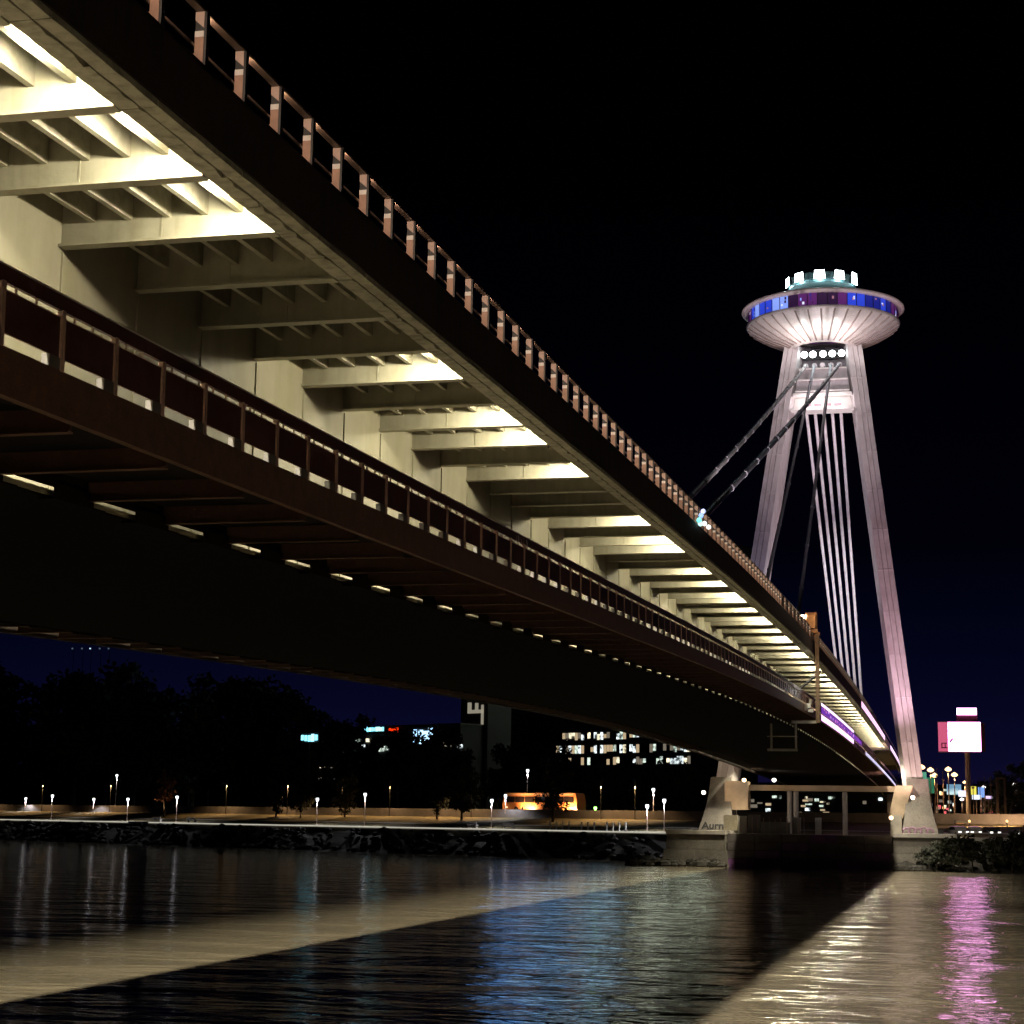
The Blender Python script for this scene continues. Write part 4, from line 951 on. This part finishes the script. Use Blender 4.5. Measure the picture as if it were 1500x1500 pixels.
for a in ((1379, 1388, 1088, 1089.2), (1379, 1388, 1094.6, 1096), (1379, 1380.4, 1089.2, 1094.6), (1384, 1385.2, 1089.2, 1094.6)): face(bo, 'printed_mark', *a, 330, -0.06, -0.021, mat('print_dark', (0.10, 0.02, 0.04), 0.6))
a = onY(1391, 1087, 330); b = onY(1396, 1082, 330)
MB().hexa([(a.x, 329.92, a.z - .25), (b.x, 329.92, b.z - .25), (b.x, 329.975, b.z - .25), (a.x, 329.975, a.z - .25)], [(a.x, 329.92, a.z + .25), (b.x, 329.92, b.z + .25), (b.x, 329.975, b.z + .25), (a.x, 329.975, a.z + .25)]).build('printed_mark', M_dark, bo)
face(bo, 'top_box', 1401, 1432, 1047.5, 1057, 330, 0.3, 0.9, mat('top_box_red', (0.18, 0.03, 0.08), 0.6))
face(bo, 'top_sign', 1401.5, 1430.5, 1037, 1047, 330, 0.1, 0.6, glow('top_white', (1.0, 0.50, 0.90), 6.0))
def panel(px0, px1, y0, y1, Y, col, s, label, cat='sign', pole=True):
    o = thing('roadside_sign', (onY((px0 + px1) / 2, y1, Y).x, Y, 5), label, cat)
    face(o, 'sign_face', px0, px1, y0, y1, Y, 0, 0.12, glow('rs_%d' % int(px0 * 10), col, s))
    if pole: q = onY((px0 + px1) / 2, y1, Y); MB().tube([(q.x, Y + 0.3, 4.8), (q.x, Y + 0.3, q.z + 0.4)], 0.12, 8).build('pole', M_rail, o)
    return o
panel(1349, 1357, 1131, 1160, 340, (0.16, 0.62, 0.42), 0.5, 'pale green lit panel beside the pylon leg')
panel(1357.5, 1368, 1139, 1162, 341, (0.03, 0.30, 0.17), 0.45, 'deep green lit panel behind the pylon leg')
panel(1387, 1408, 1149, 1164, 352, (0.25, 0.52, 0.80), 0.55, 'soft blue lit sign between the green panels and the billboard pole')
panel(1404, 1415, 1158, 1167, 345, (0.85, 0.85, 1.0), 1.2, 'white glowing sign right beside the billboard pole')
panel(1422, 1430, 1152, 1164, 345, (0.95, 0.85, 0.12), 0.9, 'yellow lit sign between the billboard pole and the blue sign')
panel(1424, 1437, 1164.5, 1171, 344, (0.80, 0.88, 1.0), 1.3, 'white lit sign below the yellow one')
panel(1433, 1443, 1153, 1168, 347, (0.22, 0.42, 0.95), 0.9, 'bright blue lit sign next to the yellow one')
panel(1444, 1453, 1166, 1170, 345, (0.85, 0.65, 1.0), 1.2, 'small pale violet lit sign beyond the blue one')
for i, (px, hy, Y) in enumerate(((1350, 1124, 318), (1363, 1128, 330), (1369, 1136, 345), (1389, 1127, 335), (1398, 1135, 348), (1413, 1146, 362), (1409, 1171, 340), (1441, 1153, 350), (1486, 1149, 350), (1487, 1172, 350))):
    q = onY(px, hy, Y)
    c = (1, .62, .30) if i < 6 else (1, .9, .85)
    o = thing('street_lamp', (q.x, Y, 5), 'orange street lamp on a tall pole beside the pylon and the green panels' if i < 3 else ('orange street lamp between the green panels and the billboard pole' if i < 6 else 'small white street lamp beyond the billboard pole'), 'street lamp', 'orange lamps by the pylon' if i < 3 else ('orange lamps by the billboard' if i < 6 else 'white lamps near the car park'))
    MB().tube([(q.x, Y, 4.8), (q.x, Y, q.z - 0.3)], [0.14, 0.08], 8).build('pole', M_rail, o)
    rr = 0.62 if i < 5 else 0.4
    MB().lathe([(0.03, rr * .8), (rr * .8, rr * .3), (rr, -rr * .1), (rr * .55, -rr * .5), (0.03, -rr * .6)], 12, tuple(q)).build('lamp_head', glow('orange_lamp' if i < 6 else 'white_lamp', c, 3.2 if i < 6 else 2.5), o)
    light('lamp_light', 'SPOT', (q.x, Y, q.z - 0.7), 5200 if i < 6 else 900, c, o, shadow_soft_size=0.3, spot_size=R(138), spot_blend=0.4, to=(q.x, Y, 0))
for i, (px, hy) in enumerate(((1425, 1142), (1435, 1140), (1442, 1138), (1451, 1138), (1372, 1125), (1381, 1130), (1462, 1150))):
    q = onY(px, hy, 338)
    o = thing('flag_mast', (q.x, 338, 5), 'slim bare mast in the row beyond the billboard', 'mast', 'masts around the billboard')
    MB().tube([(q.x, 338, 4.8), (q.x, 338, q.z)], [0.12, 0.07], 6).build('pole', M_rail, o)
    MB().box(q.x - 0.25, q.x + 0.25, 337.85, 338.15, q.z - 1.6, q.z - 1.3).build('crossarm', M_rail, o)
ar = thing('steel_portal', (onY(1467, 1190, 338).x, 338, 5), 'tall rectangular steel portal frame beyond the car park', 'frame')
face(ar, 'post', 1460, 1461.5, 1140, 1200, 338, 0, 0.2, M_rail); face(ar, 'post', 1471.5, 1473, 1140, 1200, 338, 0, 0.2, M_rail); face(ar, 'lintel', 1459, 1473.5, 1139, 1141, 338, -0.05, 0.25, M_rail)
# retaining wall and low buildings of the car park
rw = thing('retaining_wall', (8, 282, 4.5), 'graffiti-covered pale wall along the car park', 'wall')
for i in range(9):
    face(rw, 'wall_panel', 1397 + i * 13.6, 1397 + i * 13.6 + 13.3, 1191 + (i % 3), 1207, 300, 0.1 * (i % 2), 0.6, mat('graf_%d' % (i % 3), ((.40, .33, .30), (.50, .38, .36), (.30, .27, .27))[i % 3], 0.9, var=0.5, scale=0.6))
ow = thing('ochre_wall', (8, 277, 4.5), 'low ochre wall with a dark coping behind the parked cars', 'wall')
face(ow, 'wall_face', 1402, 1530, 1206, 1226, 288, 0, 0.5, mat('ochre', (0.36, 0.18, 0.06), 0.9, var=0.35, scale=0.8))
face(ow, 'coping', 1400, 1532, 1203.5, 1205.9, 288, -0.2, 0.7, M_dark)
for px in (1449, 1500): face(ow, 'pilaster', px - 3, px + 3, 1206, 1226, 288, -0.25, -0.01, mat('ochre_dark', (0.16, 0.09, 0.04), 0.9))
for q in ((1420, 279), (1475, 279)):
    b = onY(q[0], 1203, q[1]); o = thing('car_park_lamp', (b.x, b.y, 4.5), 'low amber lamp lighting the ochre wall', 'lamp', 'amber lamps of the car park')
    MB().tube([(b.x, b.y, 4.2), (b.x, b.y, b.z)], 0.06, 6).build('pole', M_dark, o); MB().lathe([(.02, .2), (.16, .1), (.16, -.1), (.02, -.2)], 8, tuple(b)).build('lamp_head', glow('sodium', (1, .62, .25), 3), o)
    light('lamp_light', 'SPOT', (b.x, b.y + 0.3, b.z), 2600, (1, .62, .3), o, shadow_soft_size=0.2, spot_size=R(150), spot_blend=0.4, to=(b.x, b.y + 6, b.z - 1))
def car(px, Y, label, colr, rz=0.0, lights=True):
    b = onY(px, 1226, Y); o = thing('parked_car', (b.x, Y, 4.55), label, 'car', None, rz=rz)
    def cp(nm, mb, m):
        c = bpy.data.objects.new(nm, mb.mesh(nm, m)); COL.objects.link(c); c.parent = o; return c
    prof = [(-2.1, .35), (2.1, .35), (2.15, .75), (1.35, .92), (.75, 1.42), (-1.0, 1.46), (-1.75, .98), (-2.12, .85)]
    cp('body', MB().prism(prof, -0.85, 0.85), mat('car_%d' % int(px), colr, 0.25, metal=0.3, var=0))
    cp('side_window', MB().prism([(1.2, .95), (.7, 1.36), (-.95, 1.39), (-1.55, .98)], -0.875, -0.855), M_off)
    for x in (-1.35, 1.3):
        w = cp('wheel', MB().tube([(x, -.88, .32), (x, -.66, .32)], .32, 14), mat('tyre', (0.015, 0.015, 0.015), 0.9))
    for y in (-.55, .55): cp('headlight', MB().box(2.12, 2.2, y - .2, y + .2, .58, .78), glow('headlight', (1, .95, .9), 2))
    return o
car(1404, 270, 'silver car with lights on near the pylon foot', (.5, .5, .52), R(-70))
car(1428, 272, 'white car parked in front of the ochre wall', (.6, .6, .6), R(-85))
car(1454, 270, 'dark car facing the river in front of the ochre wall', (.06, .06, .07), R(-80))
car(1487, 268, 'grey car with bright headlights at the end of the row of cars', (.2, .2, .22), R(-95))
# dark bushes on the river side of the car park
bm_t, bm_c = tree_mesh(77, 4.2, 2.4, 1.3, 20, 60, 0.22, M_leaf)
for i, (px, Y, s_) in enumerate(((1352, 254, .7), (1372, 252, .9), (1398, 251, 1.0), (1425, 250, 1.1), (1455, 249, 1.05), (1482, 248, 1.2), (1508, 247, 1.1))):
    b = onY(px, 1262, Y)
    o = thing('bank_bush', (b.x, Y, 0.1), 'dark bush growing on the stone bank below the car park', 'bush', 'bushes on the bank below the car park')
    for nm, me in (('trunk', bm_t), ('crown', bm_c)):
        c = bpy.data.objects.new(nm, me); COL.objects.link(c); c.parent = o; c.scale = (s_, s_, s_); c.rotation_euler = (0, 0, i * 1.3)
